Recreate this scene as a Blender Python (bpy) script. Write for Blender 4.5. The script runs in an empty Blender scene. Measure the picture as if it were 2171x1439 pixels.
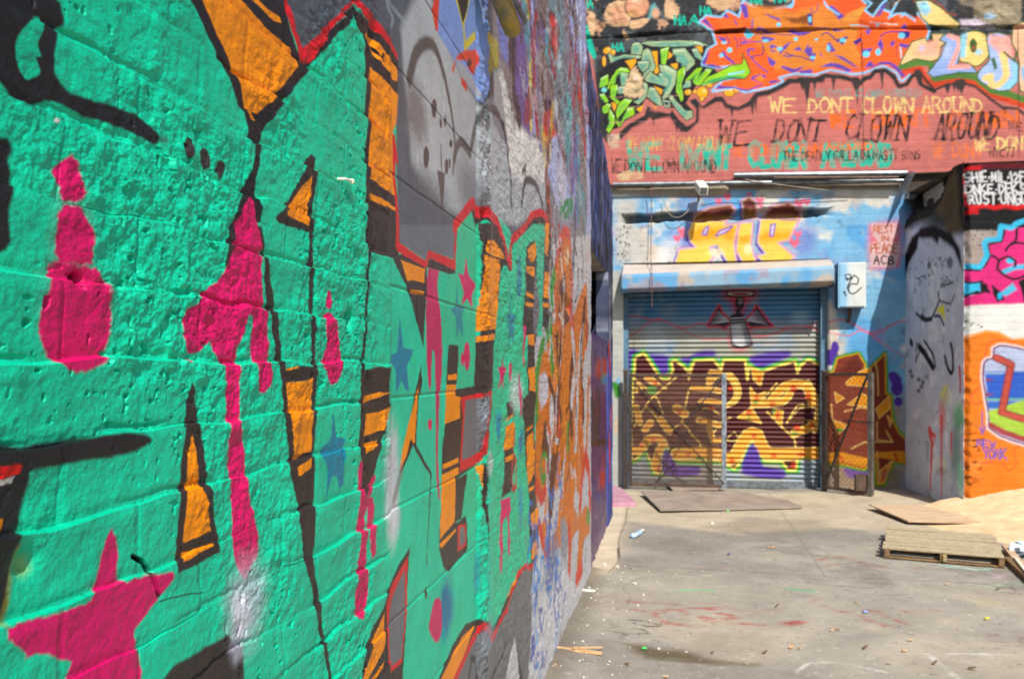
import bpy, bmesh, math, random
import numpy as np
from mathutils import Vector, Matrix

rng = np.random.default_rng(7)
random.seed(7)
scene = bpy.context.scene
col_main = scene.collection

# ----------------------------------------------------------------- measures
F = 1800.0            # focal length in photo pixels (2171 wide)
CX, HY = 1085.5, 785.0
PSI = math.radians(10.4)
CP, SP = math.cos(PSI), math.sin(PSI)
H = 1.30              # eye height
A = 0.489             # distance from the eye to the left wall
D = 9.58              # distance to the back wall

def ray(px, py):
    r = (px - CX) / F
    return r * CP - SP, r * SP + CP, -(py - HY) / F

def on_left(px, py):
    dx, dy, dz = ray(px, py); t = -A / dx
    return t * dy, H + t * dz
def on_back(px, py, d=D):
    dx, dy, dz = ray(px, py); t = d / dy
    return t * dx, H + t * dz
def on_ground(px, py, z=0.0):
    dx, dy, dz = ray(px, py); t = (z - H) / dz
    return t * dx, t * dy
def back3(px, py, d=D):
    x, z = on_back(px, py, d); return Vector((x, d, z))

# ----------------------------------------------------------------- noise
_T = rng.random((256, 256)).astype(np.float32)
def vnoise(u, v, s, seed=0):
    x = u * s + seed * 17.31 + 1000.0; y = v * s + seed * 7.77 + 1000.0
    xi = np.floor(x).astype(np.int32); yi = np.floor(y).astype(np.int32)
    fx = (x - xi).astype(np.float32); fy = (y - yi).astype(np.float32)
    fx = fx * fx * (3 - 2 * fx); fy = fy * fy * (3 - 2 * fy)
    x0 = xi & 255; x1 = (xi + 1) & 255; y0 = yi & 255; y1 = (yi + 1) & 255
    a = _T[y0, x0]; b = _T[y0, x1]; c = _T[y1, x0]; d = _T[y1, x1]
    t = a + (b - a) * fx
    return t + (c + (d - c) * fx - t) * fy
def fbm(u, v, s, octv=4, gain=.5, seed=0):
    o = 0; w = 1; tot = 0
    for k in range(octv):
        o = o + w * vnoise(u, v, s * 2.03 ** k, seed + k * 3); tot += w; w *= gain
    return o / tot - .5
def sstep(a, b, x):
    t = np.clip((x - a) / (b - a), 0, 1); return t * t * (3 - 2 * t)

def C(r, g, b, k=1.0):
    out = []
    for c in (r, g, b):
        c /= 255.0
        out.append(min((c / 12.92 if c <= .04045 else ((c + .055) / 1.055) ** 2.4) * k, .88))
    return np.array(out, np.float32)

# ----------------------------------------------------------------- paint on a gridded surface
def catmull(P, closed=True, n=4):
    out = []; m = len(P)
    rngi = range(m) if closed else range(m - 1)
    for i in rngi:
        g = (lambda k: P[k % m]) if closed else (lambda k: P[min(max(k, 0), m - 1)])
        p0, p1, p2, p3 = map(np.array, (g(i - 1), g(i), g(i + 1), g(i + 2)))
        for j in range(n):
            t = j / n
            out.append(tuple(.5 * ((2 * p1) + (p2 - p0) * t + (2 * p0 - 5 * p1 + 4 * p2 - p3) * t * t + (3 * p1 - p0 - 3 * p2 + p3) * t ** 3)))
    if not closed: out.append(tuple(P[-1]))
    return out

class Canvas:
    def __init__(s, U, V, conv, gain=1.0, warp=.002, wscale=45):
        s.U = U.astype(np.float32); s.V = V.astype(np.float32); s.conv = conv; s.gain = gain
        s.UU, s.VV = np.meshgrid(s.U, s.V)
        s.col = np.zeros(s.UU.shape + (3,), np.float32); s.sk = 1.0; s.worn = None
        s.wu = warp * 2 * fbm(s.UU, s.VV, wscale, 3, .6, 31)
        s.wv = warp * 2 * fbm(s.UU, s.VV, wscale, 3, .6, 57)
        s.o = (0, 0); s.s = 1.0
    def org(s, x, y, sc): s.o = (x, y); s.s = sc
    def fill(s, c): s.col[:] = C(*c, s.gain)
    def P(s, pts): return [s.conv(s.o[0] + x / s.s, s.o[1] + y / s.s) for x, y in pts]
    def sub(s, P, pad):
        a = np.array(P); lo = a.min(0) - pad; hi = a.max(0) + pad
        i0, i1 = np.searchsorted(s.U, [lo[0], hi[0]]); j0, j1 = np.searchsorted(s.V, [lo[1], hi[1]])
        if i1 <= i0 or j1 <= j0: return None
        return (slice(j0, j1), slice(i0, i1))
    def mixin(s, sl, cov, c, alpha):
        if s.worn is not None: cov = cov * s.worn[sl]
        cov = (cov * alpha)[..., None]
        s.col[sl] = s.col[sl] * (1 - cov) + C(*c, s.gain) * cov
    def poly(s, pts, c, soft=.002, alpha=1, sm=0, raw=False, spat=0):
        soft = soft * s.sk
        if sm: pts = catmull(pts, True, sm)
        P = pts if raw else s.P(pts)
        sl = s.sub(P, soft * 1.5 + .006 + spat)
        if sl is None: return
        x = s.UU[sl] + s.wu[sl]; y = s.VV[sl] + s.wv[sl]
        if spat:
            n = fbm(s.UU[sl], s.VV[sl], 160, 2, .6, 5); x = x + n * spat; y = y + n * spat
        d2 = np.full(x.shape, 1e9, np.float32); ins = np.zeros(x.shape, bool)
        n = len(P)
        for i in range(n):
            x0, y0 = P[i]; x1, y1 = P[(i + 1) % n]; ex, ey = x1 - x0, y1 - y0
            L = ex * ex + ey * ey + 1e-12
            t = np.clip(((x - x0) * ex + (y - y0) * ey) / L, 0, 1)
            np.minimum(d2, (x - x0 - t * ex) ** 2 + (y - y0 - t * ey) ** 2, out=d2)
            if y0 != y1:
                ins ^= ((y0 > y) != (y1 > y)) & (x < ex * (y - y0) / (y1 - y0) + x0)
        d = np.sqrt(d2); d = np.where(ins, d, -d)
        s.mixin(sl, sstep(-soft, soft, d), c, alpha)
    def stroke(s, pts, w, c, soft=.002, alpha=1, sm=0, w1=None, raw=False):
        soft = soft * s.sk
        if sm: pts = catmull(pts, False, sm)
        P = pts if raw else s.P(pts)
        if w1 is None: w1 = w
        sl = s.sub(P, max(w, w1) + soft * 1.5 + .006)
        if sl is None: return
        x = s.UU[sl] + s.wu[sl]; y = s.VV[sl] + s.wv[sl]
        best = np.full(x.shape, -1e9, np.float32); n = len(P) - 1
        for i in range(n):
            x0, y0 = P[i]; x1, y1 = P[i + 1]; ex, ey = x1 - x0, y1 - y0
            L = ex * ex + ey * ey + 1e-12
            t = np.clip(((x - x0) * ex + (y - y0) * ey) / L, 0, 1)
            r = .5 * (w + (w1 - w) * (i + t) / n)
            np.maximum(best, r - np.sqrt((x - x0 - t * ex) ** 2 + (y - y0 - t * ey) ** 2), out=best)
        s.mixin(sl, sstep(-soft, soft, best), c, alpha)
    def ell(s, cx, cy, rx, ry, c, soft=.002, alpha=1, rot=0, n=18):
        ca, sa = math.cos(rot), math.sin(rot)
        pts = []
        for k in range(n):
            a = 2 * math.pi * k / n; ex, ey = rx * math.cos(a), ry * math.sin(a)
            pts.append((cx + ex * ca - ey * sa, cy + ex * sa + ey * ca))
        s.poly(pts, c, soft, alpha)
    def cloud(s, cx, cy, rx, ry, c, alpha=1):
        """sprayed haze: soft falloff from the middle"""
        pts = [(cx - rx, cy - ry), (cx + rx, cy + ry), (cx - rx, cy + ry), (cx + rx, cy - ry)]
        P = s.P(pts); sl = s.sub(P, 0)
        if sl is None: return
        (u0, v0), (u1, v1) = s.P([(cx, cy), (cx + rx, cy)])[0], s.P([(cx, cy), (cx, cy + ry)])[1]
        a = np.array(P); cu, cv = s.P([(cx, cy)])[0]
        ru = (a[:, 0].max() - a[:, 0].min()) / 2; rv = (a[:, 1].max() - a[:, 1].min()) / 2
        q = np.sqrt(((s.UU[sl] - cu) / ru) ** 2 + ((s.VV[sl] - cv) / rv) ** 2)
        q = q + .35 * fbm(s.UU[sl], s.VV[sl], 90, 3, .6, 77)
        s.mixin(sl, 1 - sstep(.25, 1.0, q), c, alpha)
    def text(s, txt, x0, x1, yt, yb, w, c, soft=None, slant=0, jit=0, serif=0, alpha=1, drop=0):
        """letters in photo pixels between x0..x1, yt (cap line)..yb (base line)"""
        o, sc = s.o, s.s; s.org(0, 0, 1)
        adv = sum(.55 if ch in ' .-1I' else 1.0 for ch in txt); step = (x1 - x0) / adv; x = x0
        mp = 1.0 / 198.0
        for ch in txt:
            wd = .55 if ch in ' .-1I' else 1.0
            jx, jy = (random.uniform(-jit, jit) for _ in range(2)); sh = random.uniform(.9, 1.1); lean = random.uniform(-.08, .08)
            for pl in FONT.get(ch, []):
                pts = []
                for (a, b) in pl:
                    a += random.uniform(-.07, .07) + lean * b; b = b * sh + random.uniform(-.05, .05)
                    bb = yb + (yt - yb) * b
                    pts.append((x + jx + a * step * wd * .78 + slant * b, bb + jy + drop * (x - x0) / (x1 - x0)))
                s.stroke(pts, w * mp, c, soft or .006, alpha)
                if serif:
                    for (a, b) in (pl[0], pl[-1]):
                        if b in (0, 1):
                            b *= sh; xx = x + jx + lean * b * step + a * step * wd * .78 + slant * b; yy = yb + (yt - yb) * b + jy
                            s.stroke([(xx - serif, yy), (xx + serif, yy)], w * .8 * mp, c, .35 * w * mp, alpha)
            x += step * wd
        s.o, s.s = o, sc

FONT = {
 'A': [[(0,0),(.5,1),(1,0)],[(.2,.38),(.8,.38)]], 'B': [[(0,0),(0,1),(.7,.95),(.8,.75),(.6,.55),(0,.52)],[(.6,.55),(.95,.32),(.8,.05),(0,0)]],
 'C': [[(.95,.85),(.5,1),(.1,.75),(.05,.3),(.4,0),(.95,.12)]], 'D': [[(0,0),(0,1),(.6,.9),(1,.5),(.6,.08),(0,0)]],
 'E': [[(.9,1),(0,1),(0,0),(.9,0)],[(0,.5),(.7,.5)]], 'F': [[(.9,1),(0,1),(0,0)],[(0,.5),(.7,.5)]],
 'G': [[(.95,.85),(.5,1),(.1,.75),(.05,.3),(.4,0),(.9,.1),(.95,.45),(.55,.45)]], 'H': [[(0,0),(0,1)],[(1,0),(1,1)],[(0,.5),(1,.5)]],
 'I': [[(.4,0),(.4,1)]], 'K': [[(0,0),(0,1)],[(.9,1),(.05,.45),(1,0)]], 'L': [[(0,1),(0,0),(.9,0)]],
 'M': [[(0,0),(.1,1),(.5,.3),(.9,1),(1,0)]], 'N': [[(0,0),(0,1),(1,0),(1,1)]],
 'O': [[(.5,1),(.08,.8),(0,.4),(.3,0),(.75,.02),(1,.45),(.85,.88),(.5,1)]], 'P': [[(0,0),(0,1),(.8,.95),(.95,.72),(.7,.48),(0,.42)]],
 'R': [[(0,0),(0,1),(.75,.95),(.9,.72),(.65,.5),(0,.45)],[(.5,.45),(1,0)]], 'S': [[(.9,.9),(.5,1),(.1,.8),(.3,.55),(.8,.45),(.9,.18),(.5,0),(.05,.1)]],
 'T': [[(0,1),(1,1)],[(.5,1),(.5,0)]], 'U': [[(0,1),(.05,.2),(.4,0),(.85,.12),(1,1)]], 'V': [[(0,1),(.5,0),(1,1)]],
 'W': [[(0,1),(.25,0),(.5,.75),(.75,0),(1,1)]], 'Y': [[(0,1),(.5,.5),(1,1)],[(.5,.5),(.5,0)]], 'X': [[(0,0),(1,1)],[(0,1),(1,0)]],
 'Z': [[(0,1),(.95,1),(.05,0),(1,0)]], '1': [[(.1,.8),(.5,1),(.5,0)]], '2': [[(.05,.8),(.4,1),(.85,.8),(.7,.5),(0,0),(1,0)]],
 '7': [[(0,1),(1,1),(.4,0)]], '.': [[(.35,.45),(.45,.5)]], '-': [[(.1,.5),(.7,.5)]],
}

# ----------------------------------------------------------------- scene helpers
def tag(o, label=None, cat=None, group=None, kind=None):
    if label: o['label'] = label
    if cat: o['category'] = cat
    if group: o['group'] = group
    if kind: o['kind'] = kind
    return o
def empty(name, loc, label, cat, group=None):
    o = bpy.data.objects.new(name, None); o.empty_display_size = .1; col_main.objects.link(o); o.location = loc
    return tag(o, label, cat, group)
def link(name, me, mat, parent=None):
    o = bpy.data.objects.new(name, me); col_main.objects.link(o)
    if mat is not None: me.materials.append(mat)
    if parent is not None:
        o.parent = parent
        w = Vector(parent.location); p = parent.parent
        while p: w += Vector(p.location); p = p.parent
        o.location = -w
    return o

class MB:
    """collects shapes in world space into one mesh"""
    def __init__(s): s.v = []; s.f = []
    def add(s, vs, fs):
        b = len(s.v); s.v += [tuple(v) for v in vs]; s.f += [tuple(i + b for i in f) for f in fs]; return s
    def box(s, c, size, R=None, jit=0):
        hx, hy, hz = (q / 2 for q in size); vs = []
        for x in (-hx, hx):
            for y in (-hy, hy):
                for z in (-hz, hz):
                    v = Vector((x + random.uniform(-jit, jit), y + random.uniform(-jit, jit), z + random.uniform(-jit, jit)))
                    if R is not None: v = R @ v
                    vs.append(v + Vector(c))
        return s.add(vs, [(0,1,3,2),(4,6,7,5),(0,4,5,1),(2,3,7,6),(0,2,6,4),(1,5,7,3)])
    def bar(s, p, q, w, t=None, up=(0,0,1)):
        p, q = Vector(p), Vector(q); d = (q - p); L = d.length; d.normalize(); u = Vector(up)
        if abs(d.dot(u)) > .95: u = Vector((0,1,0))
        a = d.cross(u).normalized(); b = a.cross(d); R = Matrix((a, d, b)).transposed()
        return s.box((p + q) / 2, (w, L, t or w), R)
    def tube(s, pts, r, n=8, cap=True):
        pts = [Vector(p) for p in pts]; rings = []
        base = len(s.v); vs = []; fs = []
        for i, p in enumerate(pts):
            d = (pts[min(i + 1, len(pts) - 1)] - pts[max(i - 1, 0)]).normalized()
            u = Vector((0,0,1)) if abs(d.z) < .9 else Vector((0,1,0))
            a = d.cross(u).normalized(); b = a.cross(d); rr = r[i] if isinstance(r, (list, tuple)) else r
            for k in range(n):
                t = 2 * math.pi * k / n; vs.append(p + (a * math.cos(t) + b * math.sin(t)) * rr)
        for i in range(len(pts) - 1):
            for k in range(n):
                fs.append((i*n+k, i*n+(k+1)%n, (i+1)*n+(k+1)%n, (i+1)*n+k))
        if cap: fs.append(tuple(range(n))[::-1]); fs.append(tuple((len(pts)-1)*n + k for k in range(n)))
        return s.add(vs, fs)
    def prism(s, pts, axis, d0, d1):
        """outline (2-tuples) extruded along an axis"""
        def mk(p, d): return {'x': (d, p[0], p[1]), 'y': (p[0], d, p[1]), 'z': (p[0], p[1], d)}[axis]
        n = len(pts)
        return s.add([mk(p, d0) for p in pts] + [mk(p, d1) for p in pts],
                     [tuple(range(n))[::-1], tuple(range(n, 2*n))] + [(i, (i+1)%n, n+(i+1)%n, n+i) for i in range(n)])
    def build(s, name, mat, parent=None, smooth=False, bevel=0):
        me = bpy.data.meshes.new(name); me.from_pydata(s.v, [], s.f)
        bm = bmesh.new(); bm.from_mesh(me); bmesh.ops.recalc_face_normals(bm, faces=bm.faces)
        if bevel: bmesh.ops.bevel(bm, geom=list(bm.edges), offset=bevel, segments=1, affect='EDGES')
        bm.to_mesh(me); bm.free()
        if smooth: me.polygons.foreach_set('use_smooth', [True] * len(me.polygons))
        return link(name, me, mat, parent)

def grid_mesh(name, XYZ, colr, mat, parent=None, flip=False, smooth=True):
    nr, nc = XYZ.shape[:2]
    me = bpy.data.meshes.new(name)
    me.vertices.add(nr * nc); me.vertices.foreach_set('co', XYZ.reshape(-1).astype(np.float32))
    idx = np.arange(nr * nc, dtype=np.int32).reshape(nr, nc)
    q = np.stack([idx[:-1, :-1], idx[:-1, 1:], idx[1:, 1:], idx[1:, :-1]], -1).reshape(-1, 4)
    if flip: q = q[:, ::-1]
    n = len(q)
    me.loops.add(n * 4); me.loops.foreach_set('vertex_index', np.ascontiguousarray(q).reshape(-1))
    me.polygons.add(n); me.polygons.foreach_set('loop_start', np.arange(0, n * 4, 4, dtype=np.int32))
    if smooth: me.polygons.foreach_set('use_smooth', np.ones(n, bool))
    me.update(calc_edges=True)
    if colr is not None:
        at = me.color_attributes.new('paint', 'FLOAT_COLOR', 'POINT')
        rgba = np.ones((nr * nc, 4), np.float32); rgba[:, :3] = colr.reshape(-1, 3)
        at.data.foreach_set('color', rgba.reshape(-1))
    return link(name, me, mat, parent)

# ----------------------------------------------------------------- materials
def mat_new(name):
    m = bpy.data.materials.new(name); m.use_nodes = True
    return m, m.node_tree.nodes, m.node_tree.links, m.node_tree.nodes['Principled BSDF']
def paint_mat(name, rough=.55, bumps=((400, .3, .0006),), spec=.4, dirt=.12, dirt_scale=9):
    m, N, L, B = mat_new(name)
    at = N.new('ShaderNodeAttribute'); at.attribute_name = 'paint'
    geo = N.new('ShaderNodeNewGeometry')
    nz = N.new('ShaderNodeTexNoise'); nz.inputs['Scale'].default_value = dirt_scale; nz.inputs['Detail'].default_value = 8; nz.inputs['Roughness'].default_value = .7
    L.new(geo.outputs['Position'], nz.inputs['Vector'])
    mr = N.new('ShaderNodeMapRange'); mr.inputs['From Min'].default_value = .3; mr.inputs['From Max'].default_value = .7
    mr.inputs['To Min'].default_value = 1 - dirt; mr.inputs['To Max'].default_value = 1 + dirt * .6
    L.new(nz.outputs['Fac'], mr.inputs['Value'])
    mx = N.new('ShaderNodeMix'); mx.data_type = 'RGBA'; mx.blend_type = 'MULTIPLY'; mx.inputs['Factor'].default_value = 1
    L.new(at.outputs['Color'], mx.inputs['A']); L.new(mr.outputs['Result'], mx.inputs['B'])
    L.new(mx.outputs['Result'], B.inputs['Base Color'])
    B.inputs['Roughness'].default_value = rough; B.inputs['Specular IOR Level'].default_value = spec
    prev = None
    for sc, st, dist in bumps:
        t = N.new('ShaderNodeTexNoise'); t.inputs['Scale'].default_value = sc; t.inputs['Detail'].default_value = 5; t.inputs['Roughness'].default_value = .65
        L.new(geo.outputs['Position'], t.inputs['Vector'])
        b = N.new('ShaderNodeBump'); b.inputs['Strength'].default_value = st; b.inputs['Distance'].default_value = dist
        L.new(t.outputs['Fac'], b.inputs['Height'])
        if prev: L.new(prev.outputs['Normal'], b.inputs['Normal'])
        prev = b
    if prev: L.new(prev.outputs['Normal'], B.inputs['Normal'])
    return m
def noisy_mat(name, c1, c2, scale=6, rough=.7, metal=0, bump=.2, dist=.004, stretch=(1,1,1), k=1.0, detail=8):
    m, N, L, B = mat_new(name)
    tc = N.new('ShaderNodeTexCoord'); mp = N.new('ShaderNodeMapping'); mp.inputs['Scale'].default_value = stretch
    L.new(tc.outputs['Object'], mp.inputs['Vector'])
    t = N.new('ShaderNodeTexNoise'); t.inputs['Scale'].default_value = scale; t.inputs['Detail'].default_value = detail; t.inputs['Roughness'].default_value = .65
    L.new(mp.outputs['Vector'], t.inputs['Vector'])
    cr = N.new('ShaderNodeValToRGB'); cr.color_ramp.elements[0].position = .32; cr.color_ramp.elements[1].position = .68
    cr.color_ramp.elements[0].color = (*C(*c1, k), 1); cr.color_ramp.elements[1].color = (*C(*c2, k), 1)
    L.new(t.outputs['Fac'], cr.inputs['Fac']); L.new(cr.outputs['Color'], B.inputs['Base Color'])
    b = N.new('ShaderNodeBump'); b.inputs['Strength'].default_value = bump; b.inputs['Distance'].default_value = dist
    L.new(t.outputs['Fac'], b.inputs['Height']); L.new(b.outputs['Normal'], B.inputs['Normal'])
    B.inputs['Roughness'].default_value = rough; B.inputs['Metallic'].default_value = metal
    return m

M = {}
M['wall'] = paint_mat('glossy_wall_paint', .30, ((110, .5, .0030), (520, .6, .0015)), .27, .12, 14)
M['back'] = paint_mat('weathered_wall_paint', .7, ((60, .5, .006), (220, .4, .002)), .12, .2, 5)
M['shutter'] = paint_mat('painted_shutter_steel', .5, ((120, .15, .001),), .2, .15, 6)
M['ground'] = paint_mat('worn_concrete', .85, ((90, .35, .003), (500, .4, .0014)), .1, .22, 3)
M['sand'] = noisy_mat('dry_sand', (212, 180, 134), (238, 212, 170), 9, .95, 0, .5, .01, k=.75)
M['steel'] = noisy_mat('rusty_steel', (58, 50, 46), (105, 82, 68), 14, .6, .5, .3, .002)
M['darksteel'] = noisy_mat('dark_painted_steel', (38, 36, 36), (70, 58, 52), 18, .55, .3, .3, .002)
M['greysteel'] = noisy_mat('worn_grey_steel', (70, 76, 82), (135, 140, 145), 16, .5, .4, .3, .002)
M['plate'] = noisy_mat('rusty_plate', (138, 122, 110), (172, 156, 142), 5, .75, .05, .2, .002, k=.8)
M['ply'] = noisy_mat('weathered_plywood', (182, 148, 114), (216, 192, 160), 4, .85, 0, .3, .002, (1, 6, 1), k=.8)
M['wood'] = noisy_mat('grey_pallet_wood', (158, 142, 112), (206, 192, 158), 9, .85, 0, .4, .003, (1.2, 9, 6), k=.75)
M['oldwood'] = noisy_mat('old_brown_wood', (96, 74, 50), (150, 118, 78), 9, .85, 0, .4, .003, (1.2, 9, 6), k=.8)
M['chip'] = noisy_mat('pale_splinter_wood', (190, 140, 90), (225, 185, 140), 30, .85, 0, .2, .001, k=.8)
M['pipe'] = noisy_mat('galvanised_pipe', (74, 80, 86), (130, 136, 140), 10, .4, .6, .1, .001)
M['white'] = noisy_mat('grubby_white', (190, 186, 168), (226, 222, 205), 10, .6, 0, .1, .001)
M['dark'] = noisy_mat('plain_black', (18, 18, 20), (40, 38, 40), 6, .8, 0, .4, .006)
M['soot'] = noisy_mat('charred_brick', (24, 22, 22), (112, 96, 74), 7, .85, 0, .8, .03)
M['concrete'] = noisy_mat('stained_concrete', (140, 132, 118), (190, 182, 166), 6, .85, 0, .4, .006, k=.8)
M['wire'] = noisy_mat('thin_wire', (90, 60, 55), (130, 90, 80), 20, .6, .2, .1, .001)
M['pink'] = noisy_mat('pink_painted_concrete', (176, 118, 140), (206, 158, 170), 8, .75, 0, .3, .004, k=.8)
M['yellow'] = noisy_mat('yellow_paint', (110, 116, 120), (216, 184, 50), 22, .6, 0, .5, .006, k=.8)
# =================================================================== LEFT WALL
xs = np.arange(-70, 1256, 1.6)
Yc = []
y_prev = None
for x in xs:
    yy = on_left(x, HY)[0]
    if y_prev is None or yy - y_prev < .013: Yc.append(yy); y_prev = yy
    else: break
Yc += list(np.arange(y_prev + .0125, 5.50, .0125)) + [5.52]
Yc = np.concatenate([np.arange(-1.9, Yc[0] - .005, .011), np.array(Yc)])
def ladder(lim, z0, k):
    z = [0.0]
    while z[-1] < lim: z.append(z[-1] + max(z0 * k, z[-1] * k))
    return z
up = ladder(2.75, .27, .0021); dn = ladder(1.45, .24, .0024)
Zr = np.array([H - z for z in dn[:0:-1]] + [H + z for z in up])
LW = Canvas(Yc, Zr, on_left, gain=.78, warp=.0016, wscale=55)
NEARW = LW.UU < 1.8
G=(0,206,162); DK=(50,46,46); BK=(33,34,38); OR=(255,150,0); PK=(222,14,104); RD=(222,26,38); BL=(8,128,168)
GY=(84,93,104); LG=(180,186,191); MG=(126,128,132)
L = LW; L.sk = .55
L.fill(G)
# slight green variation of the rolled coat
n_ = fbm(L.UU, L.VV, 5, 4, .6, 3)[..., None]
L.col *= 1 + .34 * n_

# ---- more of the same piece on the stretch behind the viewpoint
rb = random.Random(9)
for k in range(26):
    u0, v0 = rb.uniform(-1.8, .33), rb.uniform(.2, 3.4); s_ = rb.uniform(.08, .26)
    q = [(u0, v0), (u0 + s_ * .5, v0 + s_ * rb.uniform(.6, 1.6)), (u0 + s_ * .8, v0 + s_ * .1), (u0 + s_ * .4, v0 - s_ * rb.uniform(.5, 1.4))]
    if k % 3 == 0: L.poly(catmull(q, True, 3), PK, .004, raw=True)
    else: L.poly(q, DK, .003, raw=True); L.poly([(u0 + s_ * .4 + (a - u0 - s_ * .4) * .66, v0 + (b - v0) * .66) for a, b in q], OR, .003, raw=True)
for k in range(7):
    u0, v0 = rb.uniform(-1.7, .1), rb.uniform(.3, 3.0)
    L.stroke(catmull([(u0, v0), (u0 + .15, v0 + rb.uniform(-.3, .3)), (u0 + .3, v0 + rb.uniform(-.5, .5))], False, 4), .035, BK, .006, raw=True)
# ---- upper right grey field, far wall undercoats
L.org(0, 0, 1)
L.poly([(590,0),(560,-900),(1300,-900),(1300,700),(1160,640),(1150,480),(1085,500),(1060,450),(1003,435),(965,545),(905,535),(845,520),(838,120),(747,10),(640,130)], GY, .012)
L.poly([(1105,560),(1160,480),(1180,400),(1300,380),(1300,1500),(1085,1500),(1128,1240),(1140,1200),(1135,900),(1120,700)], (196,196,200), .01)
L.poly([(1040,-900),(1300,-900),(1300,480),(1160,520),(1150,420),(1080,280),(1045,160)], (142,134,138), .02)
L.cloud(1190, 200, 50, 260, (120,126,160), .7)
# ---- dark loop top left
L.org(0, 0, 3)
bk = dict(soft=.0035, sm=3)
L.poly([(-300,-60),(200,-60),(350,0),(380,60),(400,150),(355,200),(330,300),(320,400),(345,490),(430,580),(540,630),(720,680),(860,730),(950,800),(1010,860),(1010,900),(980,920),(880,870),(720,800),(520,740),(330,640),(200,680),(100,640),(30,560),(-60,480),(-300,400)], BK, **bk)
L.poly([(240,105),(250,160),(235,230),(215,280),(225,330),(240,370),(210,380),(235,430),(240,480),(190,505),(150,500),(110,450),(80,370),(70,300),(80,230),(130,160),(190,120)], G, .002, sm=2)
L.ell(1040, 890, 28, 26, (60,78,72), .005, .7)
L.poly([(-300,860),(0,870),(40,890),(70,950),(50,1020),(60,1100),(60,1200),(30,1300),(30,1400),(20,1590),(-300,1620)], BK, .004, sm=3)
L.ell(1185, 945, 31, 69, (62,55,55), .0015, rot=-.12); L.ell(1295, 1010, 36, 70, (62,55,55), .0015, rot=-.15); L.ell(1397, 1080, 30, 62, (62,55,55), .0015, rot=-.1)
L.ell(328, 768, 20, 13, (215,215,210), .001)
# ---- orange shard and black frame, top
L.org(0, 0, 1)
L.poly([(395,-60),(397,0),(410,20),(420,43),(437,80),(453,110),(460,140),(477,173),(490,203),(500,227),(513,237),(520,267),(523,300),(533,307),(533,333),(527,363),(517,393),(503,433),(483,480),(478,540),(472,563),(480,560),(500,480),(548,470),(548,440),(540,417),(537,380),(543,355),(546,320),(552,285),(560,267),(593,220),(627,180),(647,150),(673,117),(713,70),(747,40),(748,10),(640,125),(625,105),(608,50),(597,0),(595,-60)], BK, .0022)
L.poly([(415,-60),(422,0),(455,75),(483,130),(500,180),(513,230),(540,243),(600,177),(623,143),(612,103),(563,60),(540,35),(508,0),(470,-60)], OR, .002)
L.org(500, 0, 3)
L.poly([(80,-40),(130,0),(190,60),(265,108),(278,150),(235,138),(170,75),(95,5)], OR, .0015)
L.poly([(50,700),(80,715),(110,772),(90,762)], OR, .001)
L.poly([(280,-60),(310,-20),(345,100),(370,200),(420,310),(510,220),(600,130),(700,30),(740,0),(770,0),(850,90),(930,190),(1000,290),(1030,350),(1030,385),(940,275),(860,160),(770,60),(740,20),(720,50),(630,140),(520,310),(480,390),(440,415),(410,410),(380,300),(340,190),(310,90)], RD, .002)
L.stroke([(960,40),(1000,120),(975,215)], .012, (150,165,175), .006, .7); L.stroke([(940,-20),(1090,160)], .01, (150,165,175), .008, .6)
# ---- black line down and second line
L.org(500, 480, 3)
L.poly([(-45,30),(-5,40),(-40,150),(-80,260),(-90,230),(-70,100)], DK, .002)
L.poly([(120,-10),(150,0),(170,90),(190,220),(230,400),(250,550),(280,780),(290,880),(310,1000),(320,1100),(335,1210),(345,1260),(480,1439),(490,1500),(495,1540),(490,2000),(480,2140),(500,2230),(530,2390),(550,2590),(590,2770),(612,2900),(590,2900),(580,2820),(550,2700),(520,2550),(500,2440),(480,2300),(440,2190),(420,2080),(400,1920),(385,1790),(360,1640),(335,1560),(330,1439),(300,1260),(280,1100),(260,950),(240,800),(210,600),(190,470),(170,300),(160,160)], (52,45,44), .0022)
L.poly([(450,-10),(482,-10),(483,180),(490,300),(490,500),(495,800),(500,900),(497,1200),(490,1480),(470,1439),(473,1200),(468,960),(470,700),(460,500),(455,200)], (50,45,48), .0025)
L.poly([(295,905),(400,885),(480,900),(470,965),(400,988),(300,992)], (50,45,44), .002)
L.poly([(295,905),(380,888),(380,900),(310,918)], OR, .001)
L.poly([(300,992),(400,988),(470,962),(472,1210),(475,1439),(430,1440),(420,1455),(370,1480),(360,1420),(340,1250),(320,1150)], OR, .0018)
L.poly([(380,1532),(470,1475),(465,1540),(390,1590)], OR, .0015)
# ---- big pink splat
L.org(0, 480, 3)
pk = dict(soft=.0022, sm=2)
L.poly([(1560,-180),(1590,-160),(1610,-60),(1640,40),(1660,130),(1650,250),(1665,420),(1680,500),(1690,650),(1700,820),(1705,940),(1700,1000),(1660,1055),(1620,1040),(1600,930),(1580,780),(1590,600),(1570,568),(1550,570),(1540,680),(1500,760),(1500,950),(1500,1250),(1520,1320),(1545,1439),(1560,1660),(1610,1820),(1640,1980),(1635,2080),(1590,2160),(1560,2230),(1530,2230),(1500,2160),(1480,2080),(1470,1840),(1465,1700),(1455,1590),(1440,1439),(1430,1270),(1415,1050),(1410,920),(1390,850),(1340,790),(1320,730),(1260,800),(1210,805),(1170,770),(1145,640),(1150,560),(1180,515),(1220,500),(1290,410),(1370,350),(1410,290),(1440,200),(1490,40),(1480,-20),(1510,-60)], PK, **pk)
L.ell(1190, 850, 16, 12, PK, .002)
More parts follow.
